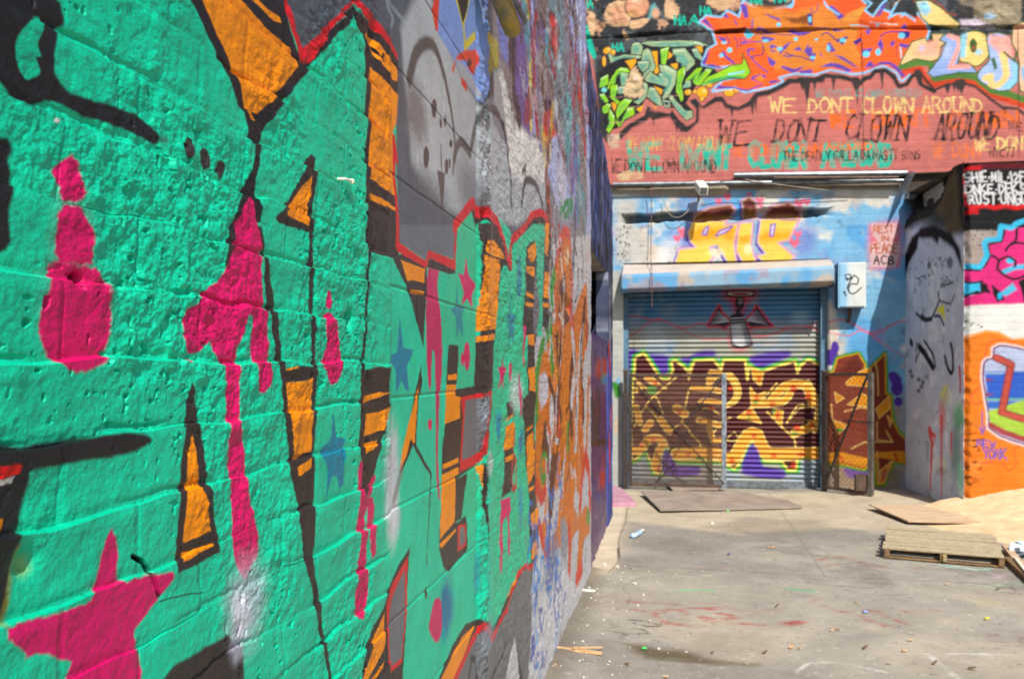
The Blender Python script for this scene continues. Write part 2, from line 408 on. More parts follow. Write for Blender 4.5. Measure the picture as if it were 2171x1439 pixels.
# ---- pink drip far left
L.org(0, 0, 3)
L.cloud(450, 1500, 190, 420, (150,60,100), .35); L.cloud(470, 1960, 330, 420, (130,70,100), .3)
L.poly([(430,985),(460,1010),(490,1080),(500,1140),(520,1180),(540,1230),(520,1270),(470,1280),(400,1270),(370,1200),(340,1130),(320,1090),(370,1040)], PK, .003, spat=.004)
L.poly([(390,1295),(470,1310),(520,1360),(560,1439),(585,1480),(592,1520),(577,1590),(582,1680),(360,1690),(350,1590),(335,1500),(340,1439),(345,1350)], PK, .0035, spat=.005)
L.poly([(310,1670),(380,1680),(560,1700),(620,1730),(660,1790),(690,1870),(705,2000),(700,2120),(660,2220),(645,2290),(560,2340),(490,2370),(400,2360),(320,2290),(280,2230),(240,2160),(225,2040),(240,1920),(285,1790),(300,1730)], PK, .004, spat=.006)
L.ell(490, 1770, 16, 26, (70,8,40), .003, .8)
# ---- small triangle
L.org(500, 0, 3)
L.poly([(440,1010),(475,980),(497,1010),(490,1180),(480,1300),(480,1480),(440,1475),(340,1440),(250,1420),(225,1385),(330,1270),(400,1120)], (50,45,44), .002)
L.poly([(460,1120),(465,1240),(440,1300),(450,1439),(410,1420),(350,1390),(300,1365),(350,1280),(400,1200)], OR, .0016)
# ---- line x~775 and orange column
L.org(0, 0, 1)
L.stroke([(749,25),(772,95),(775,220),(775,480),(777,560),(772,680),(766,780),(762,960)], .013, BK, .002)
L.org(500, 0, 3)
L.poly([(745,60),(820,120),(1000,330),(1035,400),(1030,600),(1000,850),(1010,1150),(1020,1439),(1030,1550),(1040,1640),(1005,1645),(830,1605),(820,1439),(820,330),(790,230)], (52,46,44), .0022)
L.poly([(845,185),(900,270),(960,350),(1030,430),(1030,520),(1000,510),(920,410),(870,350),(830,290),(820,220)], OR, .002)
L.poly([(845,425),(920,490),(1000,570),(1035,605),(1025,780),(1000,840),(1000,1000),(1010,1080),(1010,1245),(930,1200),(840,1135)], OR, .002)
L.poly([(840,1230),(900,1250),(1015,1320),(1015,1342),(930,1305),(840,1265)], OR, .002)
L.poly([(830,180),(850,190),(875,280),(860,300),(840,250)], (40,30,20), .002); L.stroke([(870,290),(900,330),(925,380),(935,350)], .008, (40,25,10), .001)
# ---- light grey bubble faces
L.org(800, 0, 3)
L.poly([(150,180),(260,-60),(330,-60),(460,330),(560,540),(660,690),(740,620),(745,450),(800,470),(840,640),(880,780),(970,870),(1050,920),(1075,1100),(1080,1300),(1000,1360),(940,1400),(880,1439),(760,1390),(690,1320),(600,1280),(540,1360),(440,1340),(330,1200),(220,1040),(205,760),(170,480)], LG, .03)
L.cloud(330, 900, 150, 330, (192,196,200), .8); L.cloud(370, 560, 120, 230, (186,190,193), .8)
L.cloud(560, 1180, 90, 240, (160,160,160), .7)
L.cloud(250, 720, 110, 190, (118,108,108), .8); L.cloud(330, 1330, 220, 170, (92,98,106), .8); L.cloud(160, 1000, 60, 500, (96,104,114), .8)
L.cloud(620, 1230, 120, 130, (92,98,106), .6)
L.poly([(740,450),(790,460),(840,620),(870,760),(970,870),(1050,920),(1070,1150),(1000,1180),(900,1150),(850,1100),(820,900),(780,760),(740,680)], (224,222,218), .02); L.poly([(760,480),(800,520),(870,780),(960,900),(1040,960),(1060,1100),(960,1080),(880,960),(820,760)], (232,230,226), .02, .8, spat=.05)
L.stroke([(205,500),(240,360),(290,285),(350,285),(400,390),(450,600),(480,780),(495,930),(480,1100)], .035, (88,84,82), .012, sm=3, w1=.012)
L.stroke([(490,1010),(510,930),(540,905),(590,975)], .025, (96,92,90), .01, sm=3)
L.stroke([(590,975),(630,780),(680,705),(730,690),(790,770),(820,900),(840,1100),(850,1300)], .028, (92,96,98), .012, sm=3)
L.stroke([(915,1300),(935,1160),(980,1150),(1020,1200),(1050,1300)], .03, (80,80,82), .012, sm=2)
for e in ((362,690,18,60),(405,780,8,35),(432,770,7,38),(312,1000,18,70),(440,1060,12,50),(460,1040,7,30)): L.ell(*e, (86,80,80), .004)
L.stroke([(405,930),(408,1080)], .008, (90,84,84), .003)
L.poly([(380,1085),(430,1100),(425,1200),(415,1439),(405,1300),(395,1180)], (92,88,88), .006)
L.ell(470, 915, 10, 25, (50,48,50), .006)
L.stroke([(920,1100),(945,1060),(935,1180)], .02, (70,70,74), .008)
# ---- blue panel with dark star
L.poly([(360,-60),(690,-60),(700,200),(715,400),(695,600),(655,660),(600,580),(540,480),(470,360),(370,190),(375,60)], (128,160,226), .006)
L.poly([(380,-60),(395,-60),(385,200),(370,195),(345,60)], (228,62,30), .005)
L.poly([(480,-60),(600,-60),(575,60),(548,190),(510,40)], (222,205,50), .006); L.poly([(495,-60),(590,-60),(570,60),(547,160),(515,30)], (50,46,42), .004)
L.stroke([(550,170),(558,310)], .02, (215,200,60), .004); L.stroke([(555,300),(620,225)], .02, (215,200,60), .004)
L.poly([(472,440),(510,350),(560,320),(640,318),(648,400),(608,482),(570,430),(600,400),(560,385),(500,385),(482,470)], (228,70,36), .006); L.ell(585, 400, 14, 28, (95,50,45), .006)
L.poly([(495,370),(560,430),(640,560),(655,640),(600,570),(530,480)], (172,176,182), .012)
L.stroke([(540,520),(565,555)], .02, (214,60,40), .006)
L.poly([(690,200),(760,260),(770,420),(735,450),(700,480)], (176,166,70), .01)
# ---- far upper part: stretched tags
L.poly([(755,-60),(830,-60),(835,430),(790,360),(770,220)], (120,130,196), .02); L.poly([(838,60),(872,60),(868,450),(848,470)], (214,202,90), .02)
L.poly([(880,-60),(925,80),(945,400),(965,700),(975,870),(910,770),(865,560)], (108,92,160), .03)
L.stroke([(870,-20),(862,300),(870,600),(905,760)], .07, (60,56,70), .02); L.stroke([(850,0),(845,420)], .05, (70,66,76), .02)
L.poly([(950,20),(1010,-20),(995,300),(985,520),(1010,830),(975,880),(965,600),(950,300)], (168,176,226), .03)
L.stroke([(935,60),(960,30)], .08, (220,205,70), .02); L.stroke([(965,330),(975,800)], .05, (220,205,80), .02)
L.stroke([(1005,100),(995,330),(990,520),(1015,830)], .05, (176,40,58), .03)
L.poly([(1015,20),(1080,-30),(1095,300),(1120,600),(1110,700),(1060,690),(1005,450)], (128,112,112), .03)
L.poly([(1080,-40),(1180,-40),(1195,400),(1222,700),(1210,960),(1165,800),(1120,600),(1085,380)], (120,150,162), .04)
L.poly([(1070,60),(1085,300),(1130,420),(1110,440),(1060,330)], (92,160,176), .04)
L.ell(1122, 230, 30, 165, (100,30,40), .03, rot=-.12); L.ell(1124, 240, 22, 140, (214,70,66), .03, rot=-.12); L.ell(1132, 300, 8, 60, (226,120,120), .03)
L.stroke([(1050,560),(1055,720),(1090,700)], .1, (60,52,56), .03)
L.poly([(1045,720),(1100,700),(1130,830),(1190,1000),(1210,1080),(1225,1200),(1200,1120),(1150,880),(1090,900),(1075,1000),(1050,900)], (214,66,44), .03)
L.poly([(1080,920),(1120,870),(1150,860),(1185,1060),(1240,1300),(1140,1310),(1080,1080)], (172,184,232), .02)
L.cloud(1180, 1200, 70, 160, (206,206,218), .8)
L.ell(1138, 700, 14, 70, (205,208,215), .03); L.ell(1140, 800, 8, 30, (40,36,40), .03)
L.poly([(1200,0),(1270,-20),(1290,300),(1330,700),(1345,900),(1320,1000),(1270,600),(1230,300)], (116,106,120), .05)
L.poly([(1270,-60),(1330,-60),(1390,600),(1400,1500),(1330,1500),(1345,900),(1290,300)], (172,182,226), .04)
L.stroke([(1285,560),(1310,800),(1330,1000)], .10, (196,60,50), .08); L.stroke([(1245,200),(1285,500)], .08, (176,50,70), .06)
L.stroke([(1265,900),(1275,1250)], .3, (70,150,176), .08); L.stroke([(1215,720),(1205,980)], .2, (70,160,170), .06)
far_pal = [(112,98,168),(150,165,220),(126,112,116),(92,150,166),(150,60,70),(220,205,90),(56,52,62),(190,192,205),(96,84,92),(60,62,100)]
L.org(0, 0, 1)
for k in range(54):
    u0 = random.uniform(2.55, 5.4); v0 = random.uniform(2.2, 3.75)
    if v0 < 2.2 + .5 * max(0, 3.2 - u0): continue
    pts = [(u0, v0)]
    for j in range(4): pts.append((pts[-1][0] + random.uniform(-.16, .16), pts[-1][1] + random.uniform(-.22, .22)))
    L.stroke(catmull(pts, False, 3), random.uniform(.03, .09), random.choice(far_pal if k % 3 else far_pal[:4]), .012, random.uniform(.55, .95), raw=True)
L.org(0, 0, 1)
L.text('HOR', 1187, 1214, 425, 458, 7, (40,150,90), slant=3)
# ---- grey/red block under the faces
L.org(500, 480, 3)
L.poly([(1000,210),(1060,170),(1220,250),(1230,200),(1400,270),(1395,312),(1290,282),(1215,262),(1215,440),(1200,640),(1196,770),(1160,640),(1120,480),(1080,370)], (54,48,47), .003)
L.poly([(1022,-20),(1035,0),(1040,105),(1210,218),(1222,150),(1385,210),(1395,-20),(1408,-20),(1396,278),(1230,200),(1215,268),(1030,162)], RD, .0025)
L.stroke([(1024,-420),(1006,-560),(1008,-300),(1020,-180),(1030,0),(1026,120)], .016, RD, .003)
L.poly([(1040,-10),(1394,-10),(1387,205),(1222,150),(1210,214),(1042,104)], (108,114,124), .002)
L.poly([(1050,210),(1120,240),(1205,270),(1200,360),(1130,345),(1090,345)], OR, .002); L.poly([(1108,400),(1200,412),(1195,436),(1120,425)], OR, .002)
# ---- pink long drip etc
L.poly([(1225,262),(1292,282),(1280,380),(1300,520),(1310,640),(1315,800),(1310,950),(1300,1050),(1292,1200),(1287,1439),(1300,1730),(1290,1730),(1278,1590),(1275,1439),(1275,1100),(1265,800),(1250,780),(1245,960),(1240,1060),(1225,1000),(1215,850),(1212,600),(1215,350)], (206,36,100), .0025)
L.ell(1238, 1258, 13, 36, PK, .002)
L.poly([(585,400),(605,480),(582,525),(558,480)], PK, .002, sm=3)
L.poly([(560,560),(600,550),(630,620),(640,700),(660,790),(668,880),(655,960),(620,1005),(595,1000),(570,930),(545,870),(555,800),(570,760),(560,680)], PK, .002, sm=2)
L.poly([(1045,570),(1070,770),(1130,785),(1120,830),(1090,890),(1105,1050),(1085,1045),(1055,980),(1020,1065),(1020,920),(985,860),(990,815),(1030,800)], BL, .004, .95)
L.poly([(610,1180),(635,1340),(692,1350),(680,1400),(672,1500),(675,1640),(650,1670),(630,1590),(600,1580),(570,1740),(570,1540),(540,1460),(535,1410),(595,1350)], BL, .005, .92)
L.poly([(785,935),(810,910),(900,890),(970,900),(965,1040),(970,1150),(965,1230),(930,1330),(900,1439),(870,1590),(812,1720),(790,1690)], (54,47,44), .0025)
L.poly([(810,1080),(900,1055),(968,1058),(920,1080),(810,1122)], OR, .002); L.poly([(815,1190),(900,1180),(970,1145),(965,1230),(930,1290),(810,1332)], OR, .002); L.poly([(815,1380),(900,1355),(890,1395),(812,1445)], OR, .002)
L.poly([(1180,880),(1187,1000),(1165,1100),(1155,1300),(1150,1400),(1140,1370),(1060,1560),(1040,1570),(1062,1439),(1100,1260),(1145,1050)], (46,42,40), .002)
L.poly([(1165,1010),(1150,1250),(1142,1390),(1115,1350),(1090,1450),(1045,1560),(1062,1430),(1100,1250),(1140,1110)], OR, .002)
L.stroke([(1140,1390),(1200,1500),(1245,1570),(1240,1690),(1225,1940),(1217,2160)], .012, (44,44,42), .002, w1=.004); L.stroke([(1213,2310),(1213,2350)], .012, (70,60,40), .002)
L.org(500, 960, 3)
L.cloud(995, 120, 75, 430, (208,206,214), .95); L.cloud(1000, 420, 65, 220, (214,212,220), .9)
L.stroke([(1060,110),(1010,300)], .02, (120,110,116), .012, .7)
L.poly([(785,45),(800,60),(800,260),(820,285),(860,280),(875,340),(875,540),(882,640),(865,678),(850,640),(830,540),(830,340),(815,420),(815,560),(822,700),(838,860),(825,970),(790,1058),(765,1050),(750,950),(755,800),(775,600),(765,450),(775,300),(770,100)], (218,26,100), .002)
L.poly([(882,135),(885,170),(830,290),(812,300),(830,230),(865,150)], (218,26,100), .002)
# ---- tall triangle, left bar, star, crack
L.org(0, 960, 3)
L.poly([(1192,-455),(1212,-430),(1250,-240),(1285,0),(1330,280),(1370,480),(1390,630),(1250,700),(1110,765),(1125,400),(1150,0),(1180,-340)], (52,45,44), .0022)
L.poly([(1210,-120),(1245,0),(1265,200),(1300,320),(1336,497),(1170,570),(1160,560),(1175,300),(1190,0)], OR, .002); L.poly([(1160,632),(1250,605),(1352,570),(1350,592),(1260,632),(1155,692)], OR, .0015)
L.poly([(-300,-50),(0,-50),(150,-40),(350,-80),(700,-120),(850,-122),(920,-110),(940,-80),(900,-40),(800,0),(700,20),(440,60),(180,110),(165,150),(160,200),(120,450),(80,620),(40,830),(0,1085),(-300,1100)], BK, .0045, sm=2)
L.poly([(-300,60),(0,80),(80,66),(110,85),(100,130),(0,165),(-300,200)], (232,20,20), .002); L.poly([(-300,175),(0,170),(70,150),(60,190),(0,202),(-300,215)], (200,196,190), .002)
L.poly([(-200,430),(0,420),(16,420),(0,510),(-200,540)], OR, .002)
L.stroke([(90,600),(50,830),(10,1080)], .006, (150,140,40), .004, .6)
L.cloud(150, 720, 80, 90, (150,176,70), .6)
L.poly([(670,478),(705,530),(735,620),(725,700),(740,800),(780,815),(900,780),(1080,755),(1088,800),(1010,900),(930,1020),(850,1110),(840,1160),(870,1280),(890,1445),(880,1600),(380,1600),(420,1410),(440,1330),(330,1290),(220,1270),(150,1300),(100,1240),(15,1190),(18,1110),(100,1080),(330,1020),(540,940),(590,830),(615,680),(650,540)], (220,12,106), .003, spat=.003)
L.stroke([(830,655),(900,690),(940,750),(970,820),(1000,910)], .004, (20,10,15), .0008); L.stroke([(1005,940),(1150,900),(1290,885)], .0015, (15,90,70), .0006)
L.cloud(1560, 960, 190, 320, (190,196,214), .75); L.cloud(1530, 1040, 90, 190, (222,224,236), .95); L.cloud(1500, 1300, 60, 150, (150,150,170), .7)
L.poly([(1440,1150),(1530,1250),(1548,1460),(1548,1600),(950,1600),(1020,1439),(1100,1350),(1300,1230)], (52,46,45), .005)
L.cloud(1500, 1230, 70, 120, (190,190,206), .7)
# ---- bottom spike grey/orange
L.org(500, 960, 3)
L.poly([(1105,600),(1100,700),(1090,900),(1085,1100),(1065,1439),(1055,1600),(790,1600),(795,1439),(800,1300),(860,1130),(930,980),(960,880),(1030,720)], (52,46,45), .002)
L.poly([(1098,650),(1090,800),(1090,1020),(1060,1330),(982,1400),(965,1200),(955,1050),(952,940),(1000,820)], RD, .002)
L.poly([(1075,740),(1080,1020),(1058,1300),(990,1360),(975,1200),(972,1010),(1000,900)], (112,114,120), .002)
L.poly([(940,1020),(950,1220),(900,1320),(830,1445),(800,1500),(800,1439),(830,1330),(880,1150)], OR, .002); L.poly([(945,1320),(942,1360),(880,1439),(840,1500),(850,1439)], OR, .002)
L.cloud(1340, 1000, 70, 190, (10,120,170), .95); L.cloud(1330, 900, 30, 70, (10,120,170), .8)
L.poly([(1280,918),(1310,950),(1317,1100),(1292,1200),(1265,1192),(1230,1120),(1240,1040),(1260,950)], (222,30,104), .004, sm=2)
# ---- bottom curve
L.org(800, 960, 3)
L.poly([(330,1600),(400,1410),(480,1220),(560,1088),(640,1052),(710,1075),(735,1110),(760,1000),(800,880),(880,760),(920,708),(970,700),(1010,660),(985,1000),(960,1600)], (54,48,46), .004)
L.poly([(420,1600),(500,1439),(560,1290),(640,1120),(690,1150),(735,1190),(770,1100),(820,1010),(870,850),(930,745),(978,735),(985,1000),(950,1600)], (114,116,120), .004)
L.poly([(330,1600),(405,1439),(470,1300),(540,1165),(618,1098),(560,1270),(500,1439),(420,1600)], OR, .003)
L.stroke([(440,1560),(495,1439),(562,1290),(632,1130),(662,1098),(700,1112),(735,1180),(772,1080),(830,980),(866,850),(900,762),(940,712),(970,730),(1012,668)], .022, RD, .004)
L.poly([(760,1030),(790,930),(850,790),(892,748),(872,830),(830,920),(790,1000)], OR, .003); L.stroke([(775,1010),(850,890)], .012, (54,48,46), .002)
L.stroke([(575,1500),(600,1300),(630,1320),(640,1500)], .016, (58,56,58), .004); L.stroke([(690,1500),(760,1360),(700,1500),(820,1210)], .012, (66,64,66), .004)
L.poly([(870,1168),(892,1300),(905,1500),(800,1500),(850,1260)], (204,204,206), .004); L.poly([(885,1150),(900,1330),(935,1500),(905,1500),(890,1300)], (56,52,54), .004)
L.cloud(700, 1170, 70, 60, (150,160,175), .6)
# ---- dark and orange uprights 940..1000
L.org(800, 480, 3)
dk2 = (54,48,46)
L.poly([(455,750),(520,755),(512,935),(505,1000),(500,1035),(600,1018),(645,1000),(650,0),(780,0),(802,130),(855,262),(800,250),(785,300),(770,430),(745,750),(735,1000),(730,1050),(725,1190),(690,1439),(600,1550),(515,1600),(575,1590-35),(565,1845),(575,2030),(570,2060),(455,2195),(425,2170),(395,2050),(400,1900),(415,1600),(415,1439),(430,1255),(440,1000)], dk2, .003)
L.poly([(510,-20),(640,-20),(655,100),(650,300),(630,640),(610,1000),(510,1035),(512,940),(520,755),(455,745),(420,745),(415,600),(470,300),(495,300)], (34,202,152), .004)
L.poly([(450,945),(508,935),(505,975),(450,978)], OR, .002); L.poly([(440,1005),(503,1005),(500,1075),(530,1085),(525,1220),(430,1255)], OR, .002)
L.poly([(420,1510),(515,1470),(515,1500),(420,1545)], OR, .002); L.poly([(412,1580),(518,1525),(520,1570),(497,1592),(495,1875),(400,1990)], OR, .002); L.poly([(395,2020),(500,1922),(507,1932),(412,2045)], OR, .002)
L.poly([(530,1900),(575,1550),(700,1460),(680,1600),(660,1800),(600,1850),(565,1840),(500,1880)], (30,202,150), .004)
L.poly([(498,1890),(566,1845),(575,2032),(512,2080)], dk2, .002); L.poly([(512,1905),(562,1885),(565,2030),(512,2070)], (214,40,36), .002); L.poly([(525,1920),(556,1905),(560,2010),(525,2040)], (116,116,120), .002)
# red/grey box
L.poly([(530,1085),(730,1042),(727,1080),(710,1250),(690,1440),(650,1500),(525,1560),(530,1439),(545,1200)], RD, .004)
L.poly([(562,1105),(720,1075),(705,1200),(680,1290),(655,1430),(540,1490),(540,1439)], (112,114,120), .003); L.cloud(680, 1180, 50, 130, (160,176,190), .6)
# orange column with band
L.poly([(640,-20),(780,-20),(800,130),(740,90),(650,90)], (60,52,50), .006)
L.poly([(680,90),(740,90),(790,160),(805,210),(740,190),(680,165)], OR, .003); L.poly([(665,180),(770,210),(780,300),(765,430),(760,560),(750,650),(625,670),(640,500),(660,300)], OR, .003); L.poly([(625,702),(745,680),(740,720),(625,737)], OR, .003)
L.poly([(625,737),(740,722),(735,1000),(640,1030),(612,1000)], dk2, .003); L.cloud(690, 880, 30, 200, (30,30,34), .8)
# peaks with red edge
L.org(800, 0, 3)
L.poly([(490,1450),(605,1285),(640,1350),(700,1345),(765,1410),(800,1540),(850,1700),(850,1530),(940,1440),(980,1370),(1040,1345),(1085,1400),(1100,1500),(1120,1700),(1105,1720),(1080,1500),(1040,1420),(990,1420),(860,1560),(855,1720),(840,1730),(790,1600),(740,1440),(700,1400),(640,1420),(630,1480),(600,1340),(510,1450)], dk2, .005)
L.stroke([(490,1445),(605,1288),(642,1352),(700,1345),(762,1408),(795,1500),(848,1690),(853,1530),(940,1440),(980,1372),(1040,1348),(1085,1400),(1100,1490)], .03, RD, .006)
L.poly([(600,1350),(632,1480),(510,1480),(505,1460)], (34,202,152), .005); L.poly([(990,1425),(1040,1425),(1075,1500),(1085,1700),(1060,1760),(1000,1600),(950,1600),(940,1700),(860,1700),(870,1570)], (34,202,152), .006)
# ---- green strip right of the column, uprights 1110..1170
L.org(800, 480, 3)
L.poly([(790,300),(850,300),(860,180),(940,100),(960,400),(930,700),(960,900),(960,1400),(1000,1700),(985,2100),(900,2180),(740,2540),(735,2560),(730,1050),(740,750),(770,430)], (34,202,152), .006)
L.poly([(945,130),(1000,80),(1015,130),(1012,500),(1010,690),(1000,780),(1005,1050),(995,1280),(1002,1439),(1025,2000),(1012,2120),(975,2140),(960,1700),(940,1439),(925,1100),(960,1060),(955,700),(925,660),(940,400)], dk2, .006)
L.poly([(1012,130),(1050,-20),(1065,0),(1060,300),(1045,700),(1010,700)], (52,190,150), .01); L.poly([(1003,250),(1030,520),(1012,700),(990,640)], (120,118,124), .008)
L.poly([(1050,480),(1065,-20),(1100,-20),(1095,300),(1085,690),(1045,690)], dk2, .008)
for q in ([(950,150),(1000,95),(1010,130),(1005,200),(990,230),(960,205)],[(945,255),(1000,255),(995,320),(950,290)],[(945,410),(995,435),(995,460),(945,440)],[(940,480),(995,490),(990,515),(945,505)],
          [(1065,-20),(1095,-20),(1085,190),(1065,170)],[(1065,290),(1095,290),(1090,460),(1055,450)],[(1050,485),(1088,490),(1085,520),(1050,510)],[(955,690),(1000,685),(1000,760),(960,750)],[(965,900),(1005,890),(1000,1050),(965,1040)],
          [(945,1290),(985,1255),(985,1275),(945,1305)],[(945,1340),(990,1300),(1000,1570),(955,1650)],[(962,1668),(1000,1640),(1000,1655),(962,1690)],[(975,1830),(1020,1785),(1025,1890),(985,1940)],[(980,2030),(1020,1980),(1020,2080),(975,2120)],
          [(825,1215),(865,1180),(865,1200),(820,1240)],[(815,1270),(870,1240),(865,1439),(805,1439)]):
    L.poly(q, OR, .006)
L.poly([(820,1120),(860,1105),(870,1190),(820,1212)], dk2, .005); L.poly([(805,1425),(870,1400),(875,1500),(848,1680),(790,1730),(798,1590)], dk2, .006); L.poly([(810,1470),(860,1445),(860,1480),(815,1500)], OR, .004)
L.stroke([(872,1290),(868,1439),(885,1500),(885,1650),(855,1670),(858,1500)], .02, (196,60,60), .008)
# ---- small stars and drips
L.poly([(565,190),(580,310),(625,370),(600,440),(602,525),(575,460),(535,500),(550,420),(515,295),(550,310)], PK, .003)
L.poly([(503,330),(515,500),(557,510),(540,570),(550,705),(520,650),(505,720),(500,570),(465,530),(500,500)], (20,140,160), .006, .9)
L.ell(570, 825, 18, 92, (220,30,100), .003); L.ell(543, 845, 10, 42, (220,30,100), .003)
L.ell(900, 320, 14, 140, (20,130,160), .02, .85); L.poly([(845,370),(850,550),(882,570),(865,620),(865,755),(845,680),(835,785),(835,610),(812,570),(840,550)], (20,130,160), .008, .9)
L.poly([(795,815),(800,890),(822,900),(805,960),(805,1055),(790,980),(775,1050),(780,940),(763,900),(790,890)], PK, .004); L.ell(848, 925, 12, 62, (220,30,100), .004)
L.stroke([(940,675),(930,760),(933,880)], .05, (220,50,110), .01, w1=.015); L.cloud(885, 1060, 60, 160, (206,214,214), .8); L.stroke([(905,980),(910,1160)], .05, (214,70,120), .012)
L.cloud(768, 1270, 22, 130, (10,130,180), .9); L.cloud(910, 1370, 25, 120, (10,130,180), .9)
L.org(800, 960, 3)
L.poly([(788,300),(845,275),(842,640),(832,665),(825,400),(805,420),(795,520),(792,775),(775,720),(782,420)], (224,40,110), .005)
L.cloud(910, 340, 20, 200, (20,150,190), .8); L.cloud(630, 760, 30, 160, (20,140,170), .7)
L.poly([(632,92),(672,60),(690,150),(660,220)], OR, .005); L.poly([(680,60),(700,110),(690,300),(712,500),(716,590),(700,480),(650,330),(665,200)], (40,36,38), .006)
L.cloud(715, 70, 30, 90, (210,214,216), .9)
# ---- orange section
L.org(800, 480, 3)
og = (218,118,22); br = (96,50,30)
L.poly([(1030,900),(1060,750),(1100,680),(1120,500),(1135,230),(1185,40),(1222,60),(1240,300),(1230,620),(1300,400),(1332,350),(1340,650),(1310,900),(1310,1439),(1290,1900),(1230,2000),(1090,2080),(1060,2120),(1040,1950),(1010,1700),(1000,1439),(1010,1200)], og, .02)
L.stroke([(1125,400),(1140,200),(1180,30),(1220,50),(1238,300),(1230,600)], .06, (214,74,62), .02)
L.poly([(1148,600),(1155,360),(1190,290),(1222,600),(1180,640)], (112,60,42), .02); L.poly([(1165,570),(1190,440),(1183,640),(1165,620)], (206,196,196), .015); L.ell(1205, 190, 14, 50, (228,190,150), .03)
L.stroke([(1130,290),(1108,400),(1105,650),(1110,900)], .08, (52,150,44), .02); L.stroke([(1010,1200),(1012,950),(1040,770),(1085,690)], .07, (60,150,48), .02)
L.poly([(1030,950),(1060,920),(1090,980),(1080,1100),(1040,1170),(1025,1080)], (206,202,214), .015); L.poly([(1100,1060),(1130,1100),(1120,1300),(1110,1439),(1095,1250)], (206,202,208), .015)
L.poly([(1140,690),(1160,640),(1175,860),(1150,860)], br, .02); L.poly([(1110,1080),(1150,1050),(1180,1200),(1140,1280)], br, .02)
L.stroke([(1090,980),(1120,1080),(1150,1300),(1140,1439)], .05, br, .015); L.ell(1150, 700, 20, 12, (30,24,24), .01)
for pts, c in (([(1245,830),(1225,1000),(1235,1300)],br),([(1300,700),(1280,900),(1260,1400)],(205,202,206)),([(1320,500),(1295,800),(1310,1200)],br),([(1340,1000),(1330,1439)],og),([(1270,1150),(1255,1500)],(206,202,206)),
               ([(1060,1439),(1065,1320),(1090,1439)],br),([(1215,1300),(1210,1439)],(70,160,60)),([(1240,700),(1260,900),(1235,1100)],(206,200,204)),([(1160,1150),(1155,1300)],(214,70,56)),([(1300,1100),(1290,1439)],(200,80,44))):
    L.stroke(pts, .11, c, .03, sm=2)
L.ell(1062, 1540, 26, 110, (60,150,50), .02); L.ell(1058, 1520, 14, 50, og, .02)
L.org(800, 960, 3)
wg = (200,200,206); rd2 = (216,60,36)
L.poly([(1020,280),(1080,240),(1060,420),(1030,470)], wg, .02); L.poly([(1120,250),(1170,200),(1150,420),(1110,560),(1100,640),(1130,800),(1000,800),(1025,600),(1060,660),(1090,600)], wg, .03)
L.stroke([(1012,200),(1040,290),(1065,260),(1085,100)], .06, rd2, .02); L.stroke([(1030,460),(1050,560),(1078,650),(1095,590)], .06, rd2, .02)
L.poly([(1090,0),(1150,0),(1125,250),(1090,590),(1065,590),(1095,250)], br, .03); L.poly([(1060,400),(1085,380),(1085,580),(1065,600)], og, .02)
L.poly([(1170,0),(1275,0),(1285,180),(1255,330),(1238,500),(1228,790),(1214,620),(1214,420),(1190,380),(1195,200)], og, .03); L.stroke([(1218,480),(1222,800)], .1, rd2, .03)
L.poly([(1165,420),(1200,420),(1215,560),(1200,700),(1165,640)], (150,150,156), .05); L.poly([(1255,240),(1285,260),(1280,420),(1250,340)], wg, .03)
L.poly([(1300,140),(1325,100),(1345,200),(1340,320),(1305,330)], wg, .03); L.poly([(1278,440),(1320,330),(1352,350),(1350,510),(1315,540),(1297,740),(1268,835),(1275,600)], og, .03); L.stroke([(1295,740),(1268,830)], .14, rd2, .03)
L.stroke([(1290,300),(1300,140),(1320,20),(1345,100),(1352,330)], .12, rd2, .04); L.stroke([(1335,400),(1345,410)], .1, (80,160,60), .03)
L.org(0, 0, 1)
for k in range(70):
    u0 = random.uniform(3.3, 5.4); v0 = random.uniform(.75, 2.0)
    pts = [(u0, v0)]
    for j in range(3): pts.append((pts[-1][0] + random.uniform(-.12, .12), pts[-1][1] + random.uniform(-.2, .15)))
    L.stroke(catmull(pts, False, 3), random.uniform(.012, .05), random.choice([br, br, br, wg, og, wg, (206,74,34), (54,38,30), (228,150,40), (206,204,210)]), .008, random.uniform(.6, 1), raw=True)
# white foot of the wall, blue scribbles
L.org(800, 960, 3)
L.poly([(985,760),(1010,690),(1060,720),(1120,700),(1200,760),(1230,800),(1270,850),(1300,780),(1380,700),(1400,1000),(1200,1600),(940,1600),(980,1200)], (212,212,216), .04)
L.cloud(1110, 700, 60, 140, (120,122,128), .6)
for k in range(44):
    u0 = random.uniform(3.05, 4.05); v0 = random.uniform(.15, .85)
    pts = [(u0, v0)]
    for j in range(4): pts.append((pts[-1][0] + random.uniform(-.09, .09), pts[-1][1] + random.uniform(-.09, .09)))
    L.stroke(catmull(pts, False, 3), .02, random.choice([(20,130,215),(50,80,180),(70,100,190),(30,150,225)]), .005, random.uniform(.6, .95), raw=True)
for k in range(30):
    u0 = random.uniform(2.9, 5.3); v0 = random.uniform(.1, 1.0)
    L.stroke([(u0, v0), (u0 + random.uniform(-.05, .05), v0 - random.uniform(.05, .3))], .02, (122,122,130), .015, .5, raw=True)

